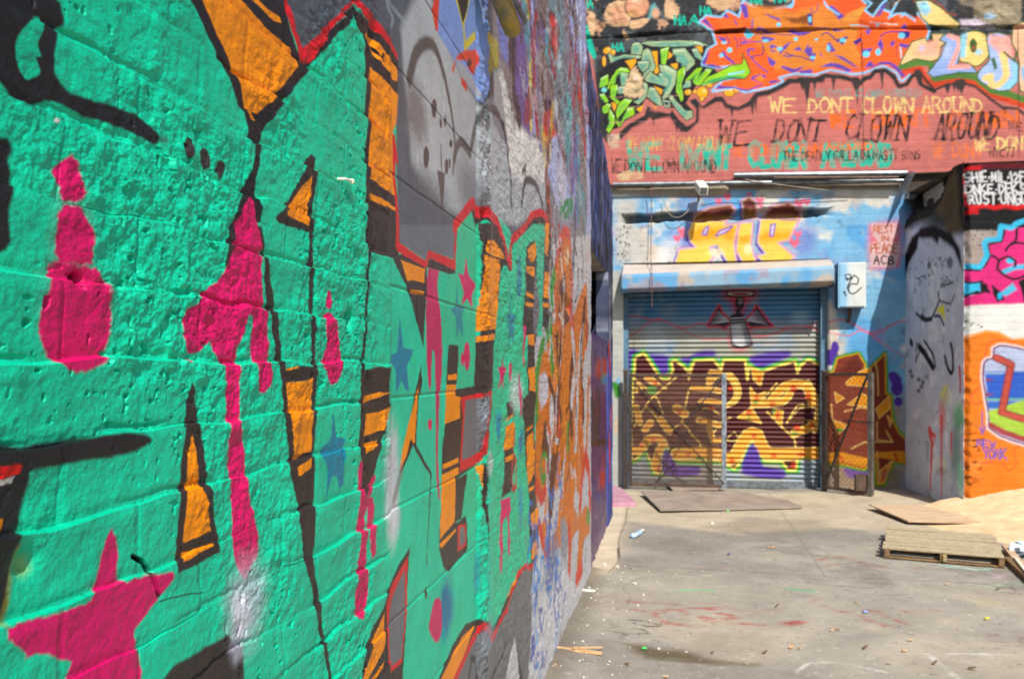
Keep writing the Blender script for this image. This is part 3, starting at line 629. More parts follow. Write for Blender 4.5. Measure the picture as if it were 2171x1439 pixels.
# ---- real relief: bricks near, big smooth blocks, the mortar bead, rough blocks beyond
U, V = L.UU, L.VV; zc = V - H
def rbond(U, V, pitch, length, z0, seed, wob):
    vv = V + wob * fbm(U, V, 9, 3, .5, seed)
    r = (vv - z0) / pitch; k = np.floor(r); fr = r - k
    uu = U + wob * fbm(U, V, 11, 2, .5, seed + 9) + (k % 2) * length / 2
    c = np.floor(uu / length); fc = uu / length - c
    ev = np.minimum(fr, 1 - fr) * pitch; eu = np.minimum(fc, 1 - fc) * length
    h = _T[(k.astype(int) * 7 + 11) & 255, (c.astype(int) * 13 + seed) & 255]
    return ev, eu, h, fr
ev, eu, hh, fr = rbond(U, V, .0667, .205, H + .010, 3, .019)
n1 = fbm(U, V, 12, 4, .55, 4); n2 = fbm(U, V, 60, 4, .55, 8); n3 = fbm(U, V, 190, 3, .55, 12)
lump = np.maximum(0, fbm(U, V, 42, 3, .5, 21)) ** 1.3
lip = .10 + 1.5 * sstep(.25, .85, vnoise(U, V, 3.4, 15)) * (.6 + .8 * vnoise(U, V, 13, 16)); rm = .45 + 1.0 * sstep(.35, .75, vnoise(U, V, 7, 19))
d1 = .0012 * sstep(.000, .012, ev) * (.9 + .1 * sstep(.001, .010, eu)) - .0009 * (1 - sstep(.001, .006, eu)) + (hh - .5) * .0018 + .0045 * n1 + rm * (.0042 * n2 + .0017 * n3 + .007 * lump) - .0024 * np.exp(-((fr * .0667 - .0035) / .0022) ** 2) * sstep(.5, .8, vnoise(U, V, 11, 52)) + lip * .0038 * fr ** 2 * sstep(0, .03, 1 - fr)
pit = sstep(.23, .32, fbm(U, V, 105, 2, .5, 41)) * .0035 * sstep(.5, .75, vnoise(U, V, 6, 43))
d1 -= pit * 1.2
ev2, eu2, h2, _ = rbond(U, V, .2015, .405, H - .0495, 5, .003)
d2 = .0016 * np.minimum(sstep(.0015, .005, ev2), .3 + .7 * sstep(.0012, .0035, eu2)) + (h2 - .5) * .0012 + .0016 * n1 + .0008 * n2 + .0005 * n3 - .002
ev3, eu3, h3, _ = rbond(U, V, .1008, .30, H - .0495, 9, .012)
d3 = .0008 * sstep(.001, .012, ev3) + (h3 - .5) * .0014 + .010 * n1 + .008 * n2 + .002 * n3
rough_up = sstep(2.25, 2.6, V) * sstep(2.5, 3.0, U)
d3 = d3 + rough_up * (.03 * fbm(U, V, 7, 4, .6, 61) + .02 * np.maximum(0, fbm(U, V, 18, 3, .6, 66)))
m2 = sstep(1.440, 1.470, U + .015 * n1); m3 = sstep(2.36, 2.42, U)
disp = d1 * (1 - m2) + d2 * m2 * (1 - m3) + d3 * m3
ridge = np.exp(-((U - 2.24 - .03 * fbm(U, V, 2, 2, .5, 71)) / .075) ** 2)
disp = disp + ridge * (.006 + .02 * fbm(U, V, 14, 4, .6, 73) + .016 * fbm(U, V, 45, 3, .6, 75) + .008 * fbm(U, V, 130, 2, .6, 76)) - .006 * np.exp(-((U - 2.16) / .012) ** 2)
def dent(px, py, r, dep, ell=1.0):
    global disp
    u0, v0 = on_left(px, py)
    disp = disp - dep * np.exp(-(((U - u0) / r) ** 2 + ((V - v0) / (r * ell)) ** 2))
dent(741, 678, .011, .03, 1.2); dent(163, 592, .006, .015, .7); dent(790, 85, .02, .012, 1.5); dent(50, 1188, .012, .01); dent(295, 790, .014, .006, .7)
dent(1205, 650, .12, .02, .25); dent(1035, 290, .03, .03); dent(1027, 460, .04, .03)
# the crack
cp = [on_left(830/3, 960 + 655/3), on_left(300, 960 + 230), on_left(940/3, 960+250), on_left(970/3, 960 + 820/3), on_left(1000/3, 960 + 910/3)]
sl = L.sub(cp, .01)
if sl:
    x, y = U[sl], V[sl]; best = np.full(x.shape, 1e9)
    for (a0, b0), (a1, b1) in zip(cp[:-1], cp[1:]):
        ex, ey = a1 - a0, b1 - b0; t = np.clip(((x - a0) * ex + (y - b0) * ey) / (ex*ex + ey*ey), 0, 1)
        best = np.minimum(best, np.hypot(x - a0 - t * ex, y - b0 - t * ey))
    disp[sl] -= .008 * (1 - sstep(.0008, .003, best))
far_pts = U < -5
disp = np.where(far_pts, disp * .6, disp)
# bare grit on the mortar bead
gr_ = (ridge * sstep(.12, .2, fbm(U, V, 26, 3, .6, 81)) * sstep(-.2, .3, fbm(U, V, 2.5, 2, .5, 83)))[..., None] * .8
L.col = L.col * (1 - gr_) + C(70, 74, 80) * gr_
gr_ = (ridge * sstep(.2, .26, fbm(U, V, 40, 3, .6, 85)))[..., None] * .6 * (V > 1.75)[..., None]
L.col = L.col * (1 - gr_) + C(190, 196, 200) * gr_
# thin uneven coverage of the spray coats
cvr = 1 + .22 * fbm(U, V, 3.2, 4, .6, 88) + .16 * fbm(U, V, 24, 3, .6, 89)
L.col *= cvr[..., None]
# weathered drips and peeled patches of the far upper tags
up_ = sstep(2.3, 2.6, U) * sstep(1.95, 2.2, V)
pe = (up_ * sstep(.13, .17, fbm(U * .8, V, 9, 4, .6, 94)))[..., None] * .45; L.col = L.col * (1 - pe) + C(176, 178, 184) * pe
pe = (up_ * sstep(.17, .2, fbm(U * .8, V, 12, 4, .6, 97)))[..., None] * .6; L.col = L.col * (1 - pe) + C(48, 44, 52) * pe
# dark specks scattered at random over the paint
speck = sstep(.30, .34, fbm(U, V, 210, 2, .6, 91))[..., None] * .5
L.col = L.col * (1 - speck) + speck * L.col * .45
# the end of the wall leans towards the alley mouth at its top
Ylean = U - np.clip(V - 2.3, 0, 2) * .38 * sstep(4.2, 5.5, U)
X = -A + disp
X[:, -1] = -A - .16; X[-1, :] = -A - .16
XYZ = np.stack([X, Ylean, V], -1)
wall = grid_mesh('graffiti_wall', XYZ, L.col, M['wall'])
tag(wall, 'long brick and block wall under thick green, orange and pink graffiti, nearest on the left', 'wall')
core = MB(); core.box((-A - .20, 1.2, 1.9), (.16, 6.4, 4.0)); core.build('wall_core', M['concrete'], wall)
# bent bolt and pipe stub on the wall
u, v = on_left(716, 380)
b = MB(); b.tube([(-A, u - .002, v), (-A + .012, u, v), (-A + .014, u + .02, v + .001)], .0022, 8); b.tube([(-A + .014, u + .02, v + .001), (-A + .014, u + .025, v + .001)], .0042, 6)
tag(b.build('bolt', M['white']), 'small bent bolt sticking out of the green wall', 'bolt')
p0 = on_left(995, -60); p1 = on_left(1043, 66)
b = MB(); b.tube([(-A + .02, p0[0], p0[1] + .05), (-A + .05, p0[0] + .02, p0[1]), (-A + .06, p1[0], p1[1])], .026, 12)
st = b.build('pipe_stub', M['yellow'], smooth=True); tag(st, 'yellow painted pipe stub slanting out at the top of the graffiti wall', 'pipe')
b = MB(); b.tube([(-A + .06, p1[0], p1[1]), (-A + .061, p1[0] + .005, p1[1] - .012)], .0225, 12); b.build('dark_bore', M['dark'], st)  # black plug stands in for the shade inside the hollow pipe
b = MB(); b.tube([(-A + .02, p0[0] + .03, p0[1] + .06), (-A + .088, p0[0] + .05, p0[1] - .02), (-A + .095, p1[0] + .0, p1[1] + .02)], .008, 6); b.build('grey_cable', M['greysteel'], st)
# =================================================================== BACK BUILDING
def canvas_back(px0, px1, z0, z1, step, dd, gain=.71, warp=.004, wscale=20, xpad=None):
    x0 = on_back(px0, HY, dd)[0]; x1 = on_back(px1, HY, dd)[0]
    if xpad: x1 = xpad
    U = np.arange(x0, x1, step); V = np.arange(z0, z1, step)
    return Canvas(U, V, lambda px, py: on_back(px, py, dd), gain, warp, wscale)
building = empty('brick_building', (1.0, D, 0), 'painted brick building across the back with a roller shutter and a pink upper wall', 'building')
ZU = on_back(1600, 383)[1]                   # underside of the pink upper wall
# ---------------- upper wall
UW = canvas_back(1120, 2330, ZU, 6.4, .0095, D - .07)
K = UW; pm = .0051
PKW = (196,112,104); DKW = (50,52,56); TL = (22,186,158); CRM = (238,208,130); OW = (238,108,34); LBL = (138,200,238); PUR = (92,56,150)
K.fill(PKW)
nb = fbm(K.UU, K.VV, 3, 4, .6, 2)[..., None]; K.col *= 1 + .2 * nb
K.org(1240, 0, 3.598)
K.poly([(-300,-2000),(4000,-2000),(4000,280),(1800,330),(1500,400),(1000,420),(700,760),(480,850),(300,960),(200,1050),(120,1060),(60,400),(-300,300)], DKW, .02)
gw = fbm(K.UU, K.VV, 9, 4, .6, 44)
hi = (sstep(.05, .2, gw) * sstep(4.55, 4.75, K.VV))[..., None] * .45
K.col = K.col * (1 - hi) + C(110,118,122,.68) * hi
hi = (sstep(.12, .2, fbm(K.UU, K.VV, 6, 4, .6, 47)) * sstep(4.8, 5.0, K.VV))[..., None]
K.col = K.col * (1 - hi) + C(196,150,120,.68) * hi
bg = (212,172,132)
for q in ([(180,40),(340,10),(350,150),(320,210),(200,200),(150,150)],[(30,100),(80,120),(70,290),(30,240)],[(350,170),(500,150),(430,220),(350,230)],[(930,-20),(1160,-20),(1080,90),(980,70)],[(620,-10),(720,60),(690,150),(610,130)],[(290,230),(340,300),(300,290)]):
    K.poly(q, bg, .012, sm=2, spat=.03)
K.poly([(200,60),(320,60),(320,190),(200,180)], (214,150,120), .03, .7)
K.ell(400, 60, 98, 98, (70,60,58), .015); K.ell(400, 55, 88, 88, (212,150,116), .02); K.cloud(400, 10, 60, 50, (232,190,160), .9); K.cloud(360, 110, 60, 40, (190,150,90), .6)
K.poly([(500,60),(530,30),(560,80),(520,140),(480,160)], (96,160,160), .02); K.ell(540, 110, 30, 40, (210,160,130), .02)
K.poly([(0,170),(20,200),(90,430),(70,460),(20,380)], TL, .01)
for (x, y) in ((255,360),(925,85),(1310,15),(1490,-5),(20,35),(840,160),(730,160)):
    K.text('HA' if x != 840 else 'A', 1240 + (x-45)/3.598, 1240 + (x+50)/3.598, (y-30)/3.598, (y+30)/3.598, 4, TL)
# dark contour thrown under the pieces, with its runs of paint
K.stroke([(180,1065),(240,1010),(262,1040),(350,950),(450,905),(480,870),(540,885),(600,870),(660,862),(720,950),(770,985),(840,920),(845,795),(780,800),(860,770),(910,800),(1000,752),(1060,752),(1090,800),(1170,820),(1240,790),(1290,722),(1400,700),(1520,642),(1560,612),(1680,604),(1800,604)], 16*pm, (46,44,46), .02)
for (x, y0, y1, w) in ((520,870,960,5),(700,930,1010,4),(735,960,1020,5),(1120,820,890,5),(1275,740,880,6),(1300,720,850,5),(1660,610,690,8),(1690,610,760,9),(1750,610,700,5)):
    K.stroke([(x, y0), (x + 3, y1)], w*2*pm, (56,48,48), .012, w1=.004)
K.stroke([(190,1010),(250,1000),(330,930),(440,870),(470,775),(520,820),(640,850),(660,800),(730,900),(780,945),(825,920),(830,840),(760,760),(850,730),(900,790),(990,720),(1060,720),(1100,780),(1170,800),(1240,760),(1290,690),(1400,670),(1510,610),(1550,580),(1690,585),(1800,570)], 10*pm, PKW, .012)
# green piece
dkp = (34,34,38); SG = (156,182,140); LM = (150,208,36); OY = (252,172,30); TE = (84,160,146)
K.poly([(105,560),(240,440),(440,330),(640,330),(900,330),(1010,560),(860,640),(770,790),(830,850),(810,910),(700,830),(620,820),(470,750),(290,900),(250,975),(160,1010)], dkp, .01)
K.org(1260, 90, 7.196)
for q in ([(870,140),(960,140),(970,390),(990,450),(940,490),(900,420),(930,380)],[(1140,140),(1195,210),(1115,265)],[(1160,340),(1270,320),(1270,400),(1230,415)],[(910,670),(1045,730),(1020,805),(980,760)],[(260,920),(345,930),(330,1010),(300,1050)],[(470,290),(630,250),(640,300),(560,425),(520,350)],[(640,1020),(755,950),(710,1075)],[(855,930),(960,1000),(930,1015)],[(1540,70),(1650,15),(1645,165),(1600,140)]):
    K.poly(q, OY, .007)
for e in ((1430,765,62,52),(1540,755,40,42),(1650,770,95,100),(1640,865,42,42),(200,130,72,62),(285,160,46,50),(150,290,40,90),(1960,700,70,70),(2060,760,90,80),(2170,720,60,60),(2010,660,60,50),(1760,640,60,60)):
    K.ell(*e, dkp, .008); K.ell(e[0], e[1], e[2] - 11, e[3] - 11, OY, .01); K.ell(e[0] + e[2] * .3, e[1] - e[3] * .3, e[2] * .3, e[3] * .3, (252,206,120), .01)
gq = [(LM,[(100,550),(210,490),(215,640),(120,690),(80,690)]),(LM,[(80,800),(150,790),(215,900),(180,930)]),(LM,[(130,990),(200,935),(250,950),(240,1060),(160,1090),(130,1060)]),(LM,[(240,1010),(310,1130),(310,1250),(230,1390),(180,1340),(240,1230),(220,1110)]),
 (SG,[(400,450),(520,470),(500,650),(410,660),(400,560)]),(SG,[(360,690),(480,670),(480,790),(360,780)]),(LM,[(200,700),(240,580),(340,430),(400,385),(510,400),(540,450),(500,470),(400,440),(330,520),(320,620),(210,720)]),(LM,[(245,660),(350,650),(360,700),(310,850),(400,920),(360,960),(250,850)]),
 (LM,[(330,1070),(380,930),(470,860),(580,880),(500,990),(350,1170)]),(LM,[(320,1170),(400,1270),(410,1230),(480,1080),(510,1000),(605,990),(615,1100),(460,1180),(390,1300),(340,1240)]),
 (SG,[(570,40),(610,10),(710,10),(740,90),(720,190),(560,180)]),(SG,[(210,170),(250,180),(290,240),(470,190),(720,210),(700,250),(480,225),(330,270),(250,320)]),(SG,[(740,140),(800,90),(850,120),(940,370),(880,470),(760,540),(740,470),(840,400),(830,280),(720,290)]),(SG,[(660,300),(840,290),(830,380),(740,460),(670,370)]),
 (SG,[(760,560),(850,450),(1010,560),(990,480),(1050,460),(1180,600),(1110,680),(960,640),(800,600)]),(SG,[(990,350),(1050,330),(1240,420),(1265,450),(1230,640),(1120,840),(1050,870),(1030,850),(1150,650),(1160,560),(1010,440)]),(SG,[(1190,110),(1380,90),(1530,280),(1530,330),(1400,460),(1350,420),(1340,320),(1250,290),(1260,200),(1200,190)]),
 (SG,[(790,720),(860,690),(920,700),(1000,830),(1040,960),(990,970),(800,830)]),(SG,[(750,600),(810,640),(820,720),(780,850),(680,950),(590,900),(640,900),(720,840),(750,740)]),(SG,[(1130,830),(1170,800),(1280,930),(1400,1060),(1490,1040),(1500,1150),(1400,1190),(1260,1030)]),(SG,[(1040,880),(1110,990),(1160,900),(1150,990),(1090,1000)]),
 (SG,[(700,20),(820,-10),(1100,-20),(1300,-30),(1600,-10),(1760,60),(1500,40),(1420,60),(1100,70),(880,60)]),(SG,[(1490,110),(1560,90),(1650,240),(1640,280),(1540,220)]),
 (LM,[(1270,440),(1390,360),(1390,470),(1330,640),(1360,860),(1330,905),(1250,760),(1260,600)]),(LM,[(1390,580),(1560,400),(1650,380),(1560,580),(1727,400),(1800,420),(1640,640),(1560,660),(1500,600),(1560,480),(1440,590),(1390,620)]),(LM,[(1010,110),(1140,70),(1090,340),(1030,340)]),(SG,[(1340,700),(1400,600),(1470,590),(1470,680)])]
for c, q in gq:
    K.stroke(q + [q[0]], 3.6*pm, dkp, .006); K.poly(q, c, .006)
    cx_, cy_ = sum(a for a, b in q)/len(q), sum(b for a, b in q)/len(q)
    K.poly([(cx_ + (a-cx_)*.6 - 14, cy_ + (b-cy_)*.6 + 14) for a, b in q], TE if c is SG else (104,186,70), .016, .75)
    top_ = sorted(q, key=lambda p: p[1] - .4*p[0])[:2]
    K.stroke([(cx_ + (a-cx_)*.82, cy_ + (b-cy_)*.82) for a, b in top_], 1.8*pm, (222,238,214), .006, .9)
K.ell(150, 730, 40, 38, (120,214,214), .008)
K.poly([(480,640),(560,430),(620,370),(680,450),(740,530),(730,680),(780,760),(700,850),(660,830),(600,860),(480,810),(430,780)], (214,184,144), .008, spat=.05); K.poly([(560,710),(690,700),(680,790),(620,780)], (150,134,108), .02); K.cloud(640, 540, 60, 60, (228,214,196), .7)
# orange piece
K.org(1240, 0, 3.598)
op = [(880,170),(930,130),(1040,150),(1090,100),(1180,150),(1210,20),(1262,60),(1360,120),(1440,90),(1590,60),(1600,-20),(1780,-20),(1860,-20),(2080,-20),(2140,40),(2210,60),(2330,110),(2390,60),(2440,0),(2450,60),(2400,140),(2500,100),(2560,160),(2620,230),(2600,300),(2490,330),(2440,470),(2470,570),(2420,612),(2370,540),(2270,495),(2130,550),(2040,560),(1870,525),(1760,565),(1660,560),(1600,555),(1470,590),(1500,622),(1420,660),(1220,700),(1150,662),(980,692),(1060,620),(1200,600),(1260,556),(1200,490),(1000,510),(900,490),(940,380),(1010,340),(980,240)]
K.stroke(op + [op[0]], 9*pm, LBL, .010); K.poly(op, (246,98,34), .008)
K.poly([(1230,40),(1600,100),(1800,40),(2080,180),(2130,320),(2100,500),(1850,520),(1620,540),(1460,540),(1380,400),(1300,330)], (222,130,48), .04)
K.poly([(980,150),(1040,155),(1090,160),(1240,170),(1200,230),(1060,240)], (250,110,40), .02)
NV = (58,36,130)
K.org(1480, 0, 7.196)
PU2 = (100,72,172)
for q in ([(60,340),(110,290),(260,470),(200,430)],[(380,280),(420,210),(470,300)],[(640,90),(690,70),(745,110),(765,290),(700,300)],[(540,330),(560,320),(600,400),(580,410)],[(815,310),(850,310),(830,470),(805,470)],[(1000,230),(1230,300),(1260,350),(1100,290)],[(860,480),(920,430),(1180,510),(1100,525),(960,470)],[(1340,490),(1420,460),(1727,500),(1540,555)],[(960,580),(1000,555),(1190,600),(1060,655),(980,620)],[(280,550),(420,590),(440,665),(380,650)],[(650,650),(700,635),(770,660),(690,685)],
          [(735,760),(830,735),(880,785),(800,770),(770,800),(800,870),(870,850),(820,905),(755,840)],[(1060,860),(1190,950),(1140,1025),(1085,980)],[(1085,690),(1160,690),(1235,740),(1150,730),(1110,760),(1210,805),(1120,795)],[(1245,780),(1310,700),(1430,640),(1350,730),(1250,835)],[(1455,770),(1530,715),(1595,780)],[(1615,790),(1740,710),(1740,890),(1680,860)],[(1260,1030),(1290,1005),(1470,1060),(1630,1010),(1500,1105),(1420,1112)],[(1540,1085),(1740,1070),(1740,1122),(1560,1122)],[(90,1000),(55,960),(190,750),(110,980)],[(90,1005),(200,980),(360,1030),(320,1045),(200,1022)],
          [(800,1210),(840,1165),(960,1135),(1045,1160),(1010,1205),(940,1160),(850,1200),(900,1240),(970,1285)],[(1085,1240),(1190,1225),(1250,1240),(1100,1285)],[(270,1360),(310,1305),(540,1330),(760,1375),(940,1295),(1010,1275),(960,1312),(750,1402),(640,1382),(540,1352)]): K.poly(q, PU2, .007)
for q, w_ in (([(540,560),(600,640),(590,740)],2),([(640,580),(650,640),(640,720)],2),([(985,690),(990,830),(850,860)],2.2),([(820,900),(920,1000),(1060,1110)],3),([(1330,800),(1420,850),(1560,870),(1740,930)],2.2),([(1300,850),(1400,870),(1440,840)],2.4),([(380,800),(440,880),(545,965)],5),([(430,560),(480,640),(440,700)],2),([(860,540),(1100,520),(1430,545)],1.8),([(680,590),(760,640),(980,640)],2.4)): K.stroke(q, w_*pm, NV if w_ < 2.3 else PU2, .006, sm=3)
for e in ((1225,400,36,32),(1030,628,48,22),(1490,600,32,32),(1245,752,48,30),(355,850,36,32),(480,770,42,42),(400,655,44,20),(1410,115,34,34)): K.ell(*e, (120,214,240), .007)
K.poly([(690,510),(740,445),(860,520),(800,595),(740,595)], (84,190,220), .007)
K.poly([(1270,285),(1500,300),(1740,215),(1740,390),(1560,395),(1430,375)], (104,44,20), .02, .8, spat=.04)
K.poly([(250,480),(520,460),(720,430),(740,470),(520,520),(260,530)], (46,22,14), .015, .9); K.poly([(860,1190),(970,1148),(1010,1200),(960,1245)], (240,130,40), .006)
for q in ([(760,150),(900,280),(1180,340),(950,420),(860,420)],[(1060,150),(1340,110),(1240,250),(1080,200)]): K.poly(q, (226,136,60), .03, .8)
K.org(1700, 0, 7.196)
K.poly([(840,470),(1640,480),(1640,640),(1500,960),(1590,1150),(1430,1050),(1250,960),(1000,1060),(910,1000),(900,860),(830,720)], (252,98,32), .012)
K.poly([(700,190),(980,105),(850,330),(620,340)], (232,152,62), .008); K.poly([(450,-20),(900,-20),(880,130),(660,230),(560,120)], (240,90,40), .02)
for q, c in (([(80,230),(140,240),(155,410),(95,410)],NV),([(380,110),(460,95),(650,260),(560,315),(480,200)],PU2),([(470,440),(650,470),(480,488)],PU2),([(520,610),(710,555),(620,700),(560,640)],NV),([(780,640),(905,575),(905,640),(820,695)],NV),([(380,680),(430,645),(515,790),(430,805)],PU2),([(35,790),(100,670),(115,830),(220,815),(170,960),(110,860)],PU2),([(265,790),(325,880),(280,850)],PU2),([(480,840),(620,870),(870,1045),(800,1025),(640,930)],PU2),([(280,1020),(430,962),(560,975),(700,1045),(790,1080),(700,1105),(500,1025)],PU2),([(0,1085),(170,1065),(0,1125)],PU2),
             ([(905,860),(925,755),(1090,735),(1040,800)],PU2),([(1145,690),(1200,590),(1245,680),(1225,805),(1190,740)],PU2),([(1365,640),(1425,625),(1400,715),(1345,705)],PU2),([(1450,480),(1650,480),(1640,575),(1560,605)],NV),([(1475,665),(1650,690),(1595,745),(1500,720)],PU2),([(955,470),(1065,440),(1020,545)],PU2),([(955,1050),(1010,955),(1045,935),(1110,1010)],PU2),([(1015,1065),(1200,950),(1330,945),(1450,1005),(1590,1160),(1520,1185),(1430,1065),(1330,992),(1200,985)],PU2),([(1500,440),(1560,365),(1620,455)],PU2)): K.poly(q, c, .007)
for q, w_, c in (([(240,60),(240,150),(190,205),(120,180),(160,130)],2.2,(160,80,120)),([(20,545),(260,440),(430,455)],2,NV),([(300,545),(380,500),(480,580),(545,645)],2.4,NV),([(340,40),(390,120),(560,235)],4,LBL),([(1500,730),(1520,885)],3,(170,206,226)),([(1200,565),(1280,500),(1450,488)],3,NV),([(1300,730),(1220,900),(1120,950)],2,(190,110,50)),([(1450,700),(1440,860)],2,(150,70,80)),([(905,470),(912,1060)],1.4,(90,40,20)),([(740,395),(900,400),(1020,430)],2.6,(150,206,220)),([(1040,350),(1250,370),(1450,390)],3,(240,196,190))): K.stroke(q, w_*pm, c, .006, sm=2)
for e in ((625,620,54,34),(405,740,30,54),(165,885,42,26),(980,830,60,52),(1165,800,44,56),(1520,550,56,46),(115,320,26,50),(1150,390,28,28),(220,605,24,20)): K.ell(*e, (110,206,238), .007)
K.poly([(1005,40),(1170,-30),(1260,30),(1110,265),(950,170)], DKW, .01); K.stroke([(1000,20),(1060,60),(955,170),(1080,260),(1220,60),(1290,10)], 4*pm, LBL, .008); K.poly([(1130,270),(1230,80),(1290,60),(1200,240)], PU2, .01)
K.poly([(1450,50),(1560,-30),(1740,120),(1740,310),(1580,225),(1430,225),(1345,285)], DKW, .01); K.stroke([(1320,290),(1430,220),(1560,215),(1710,340)], 4*pm, LBL, .008); K.stroke([(1325,285),(1450,50)], 4*pm, LBL, .008)
K.poly([(860,300),(1020,330),(1260,330),(1260,440),(1040,440),(880,370)], (150,40,16), .03, .6, spat=.04)
K.org(1240, 0, 3.598)
K.poly([(880,660),(930,590),(1000,560),(1120,500),(1200,488),(1215,440),(1190,420),(1200,405),(1230,470),(1265,555),(1220,605),(1100,598),(960,640)], LM, .008); K.poly([(890,650),(960,610),(1100,575),(1220,590),(1180,604),(1080,600),(950,640)], (60,170,100), .014); K.stroke([(1100,570),(1210,550)], 5*pm, (150,224,220), .006)
K.stroke([(880,660),(930,590),(1000,560),(1120,500),(1200,488),(1200,405),(1230,470),(1265,555),(1220,605),(1100,600),(960,642)], 2*pm, dkp, .006)
# cream piece
K.org(1700, 0, 3.597)
K.stroke([(790,545),(900,530),(935,600),(1010,648),(1220,602),(1340,640),(1450,722),(1600,772),(1720,812)], 14*pm, (206,66,32), .014)
K.stroke([(760,510),(880,480),(985,480),(1012,600),(1200,572),(1330,592),(1450,692),(1590,722),(1720,770)], 14*pm, (80,124,52), .014)
K.stroke([(900,560),(1010,690),(1100,650),(1220,632),(1320,662),(1430,752),(1530,822),(1640,832),(1720,890)], 5*pm, (46,44,46), .012)
K.stroke([(700,590),(740,662),(800,645),(840,582),(895,560),(905,645),(1010,700)], 8*pm, (46,44,46), .012)
K.stroke([(480,600),(520,590),(560,545),(640,540),(700,590)], 9*pm, (46,44,46), .012); K.stroke([(-20,606),(100,610),(180,580),(300,590),(380,610),(440,640),(480,600)], 9*pm, (46,44,46), .012)
for (x, y0, y1, w) in ((40,610,820,6),(240,600,700,4),(410,620,700,9),(420,620,800,5),(610,560,680,4),(885,560,640,8),(1110,660,720,6),(1215,640,720,9),(1160,650,700,4),(1545,830,940,4),(1190,640,700,8)): K.stroke([(x, y0), (x + 3, y1)], w*2*pm, (60,50,50), .012, w1=.004)
gr = (62,100,52)
def lett(q, c, sm=0):
    K.poly(q, c, .008, sm=sm); K.stroke((catmull(q, True, sm) if sm else q) + [q[0]], 2.6*pm, gr, .006)
lett([(860,20),(960,10),(1050,70),(1120,130),(1200,190),(1190,222),(960,200),(900,140)], (240,206,130)); K.poly([(870,30),(950,20),(980,90),(940,140),(900,110)], (150,206,226), .02); K.stroke([(850,20),(860,-10),(960,-5),(1060,55),(1095,110),(1170,125)], 3*pm, (150,60,50), .01)
lett([(750,480),(840,320),(940,290),(985,370),(1010,360),(990,260),(1100,260),(1120,300),(1060,360),(1040,450),(990,470),(860,450),(760,502)], (242,196,140)); K.poly([(960,330),(1050,300),(1040,430),(940,440),(860,420),(900,330)], (246,178,150), .03); K.ell(915, 372, 26, 24, (205,190,205), .015)
lett([(1050,310),(1080,270),(1150,260),(1220,320),(1220,420),(1180,500),(1280,490),(1345,560),(1200,556),(1000,592),(960,560),(1060,430),(1100,330)], (150,174,228)); K.stroke([(1120,275),(1195,300),(1200,360),(1130,515),(1275,510)], 9*pm, (246,168,160), .014); K.ell(1110, 400, 26, 50, (176,190,222), .04)
lett([(1210,290),(1260,250),(1340,240),(1400,270),(1430,370),(1410,450),(1330,510),(1260,480),(1195,460),(1220,370)], (246,206,126), 2); K.poly([(1215,270),(1260,255),(1250,420),(1240,450),(1205,440)], (140,204,224), .02); K.ell(1345, 400, 30, 24, (170,212,220), .02); K.ell(1308, 350, 28, 56, gr, .008); K.ell(1312, 365, 10, 26, (150,70,40), .008)
lett([(1410,280),(1480,255),(1560,270),(1600,330),(1560,380),(1560,430),(1622,450),(1650,520),(1640,620),(1580,685),(1500,695),(1400,650),(1336,592),(1370,520),(1430,460),(1415,350)], (166,190,236), 2); K.poly([(1430,270),(1590,280),(1620,440),(1540,460),(1480,380),(1420,330)], (246,170,158), .03); K.stroke([(1400,600),(1440,585),(1440,640),(1500,650),(1560,570),(1530,420)], 13*pm, (246,206,132), .014, sm=2); K.poly([(1600,480),(1650,500),(1645,620),(1580,680),(1520,670),(1610,590)], (140,206,240), .02); K.poly([(1440,450),(1470,440),(1490,520),(1470,540)], gr, .01); K.stroke([(1540,400),(1620,470),(1640,390)], 4*pm, gr, .008)
lett([(1610,200),(1720,170),(1720,720),(1660,690),(1650,600),(1660,500),(1640,400),(1600,330)], (246,190,152)); K.ell(1690, 560, 20, 60, (150,190,220), .02)
K.poly([(1200,160),(1330,150),(1480,210),(1210,215)], (206,190,205), .02)
# bare patch top right
K.poly([(1170,-30),(1665,-30),(1660,190),(1500,215),(1400,190),(1290,110),(1240,60)], (150,136,112), .02, spat=.06); K.poly([(1180,40),(1290,60),(1320,110),(1270,150),(1200,120)], (60,58,58), .02, spat=.04); K.ell(1430, 130, 45, 24, (150,196,230), .02)
K.cloud(1520, 90, 160, 90, (170,156,128), .7); K.cloud(1280, 20, 80, 40, (90,84,78), .7)
# slogans
K.org(0, 0, 1)
K.worn = (.42 + .55 * sstep(.36, .62, fbm(K.UU, K.VV, 13, 4, .65, 51) + .5)).astype(np.float32)
T = K.text
T('WE DONT CLOWN AROUND', 1728, 1955, 190, 206, 3.2, (104,160,154), jit=1, alpha=.8)
for wd, x0, x1 in (('WE',1762,1818),('DONT',1850,1982),('CLOWN',2008,2166)): T(wd, x0, x1, 239, 272, 8, OW, drop=-3)
for wd, x0, x1 in (('WE',1630,1694),('DONT',1714,1812),('CLOWN',1828,1940),('AROUND',1956,2086)): T(wd, x0, x1, 208, 239, 4.2, CRM, serif=3.5)
for wd, x0, x1, a, b in (('WE',1333,1412,307,360),('DONT',1447,1556,306,357),('CLOWN',1590,1712,304,353),('AROUND',1742,1896,304,351)): T(wd, x0, x1, a, b, 11, TL, jit=1)
T('WE DONT CLOWN AROUND', 1332, 1545, 291, 318, 2.6, (226,176,96), jit=2, slant=3, alpha=.85)
T('WE DONT CLOWN', 1553, 1745, 309, 331, 4.2, OW, jit=1); T('AROUND', 1752, 1850, 302, 318, 3.5, OW, jit=1)
T('WE DONT', 1978, 2084, 304, 335, 4.2, (236,120,60), jit=2); T('WE DONT', 2066, 2190, 291, 318, 4.6, CRM, jit=2)
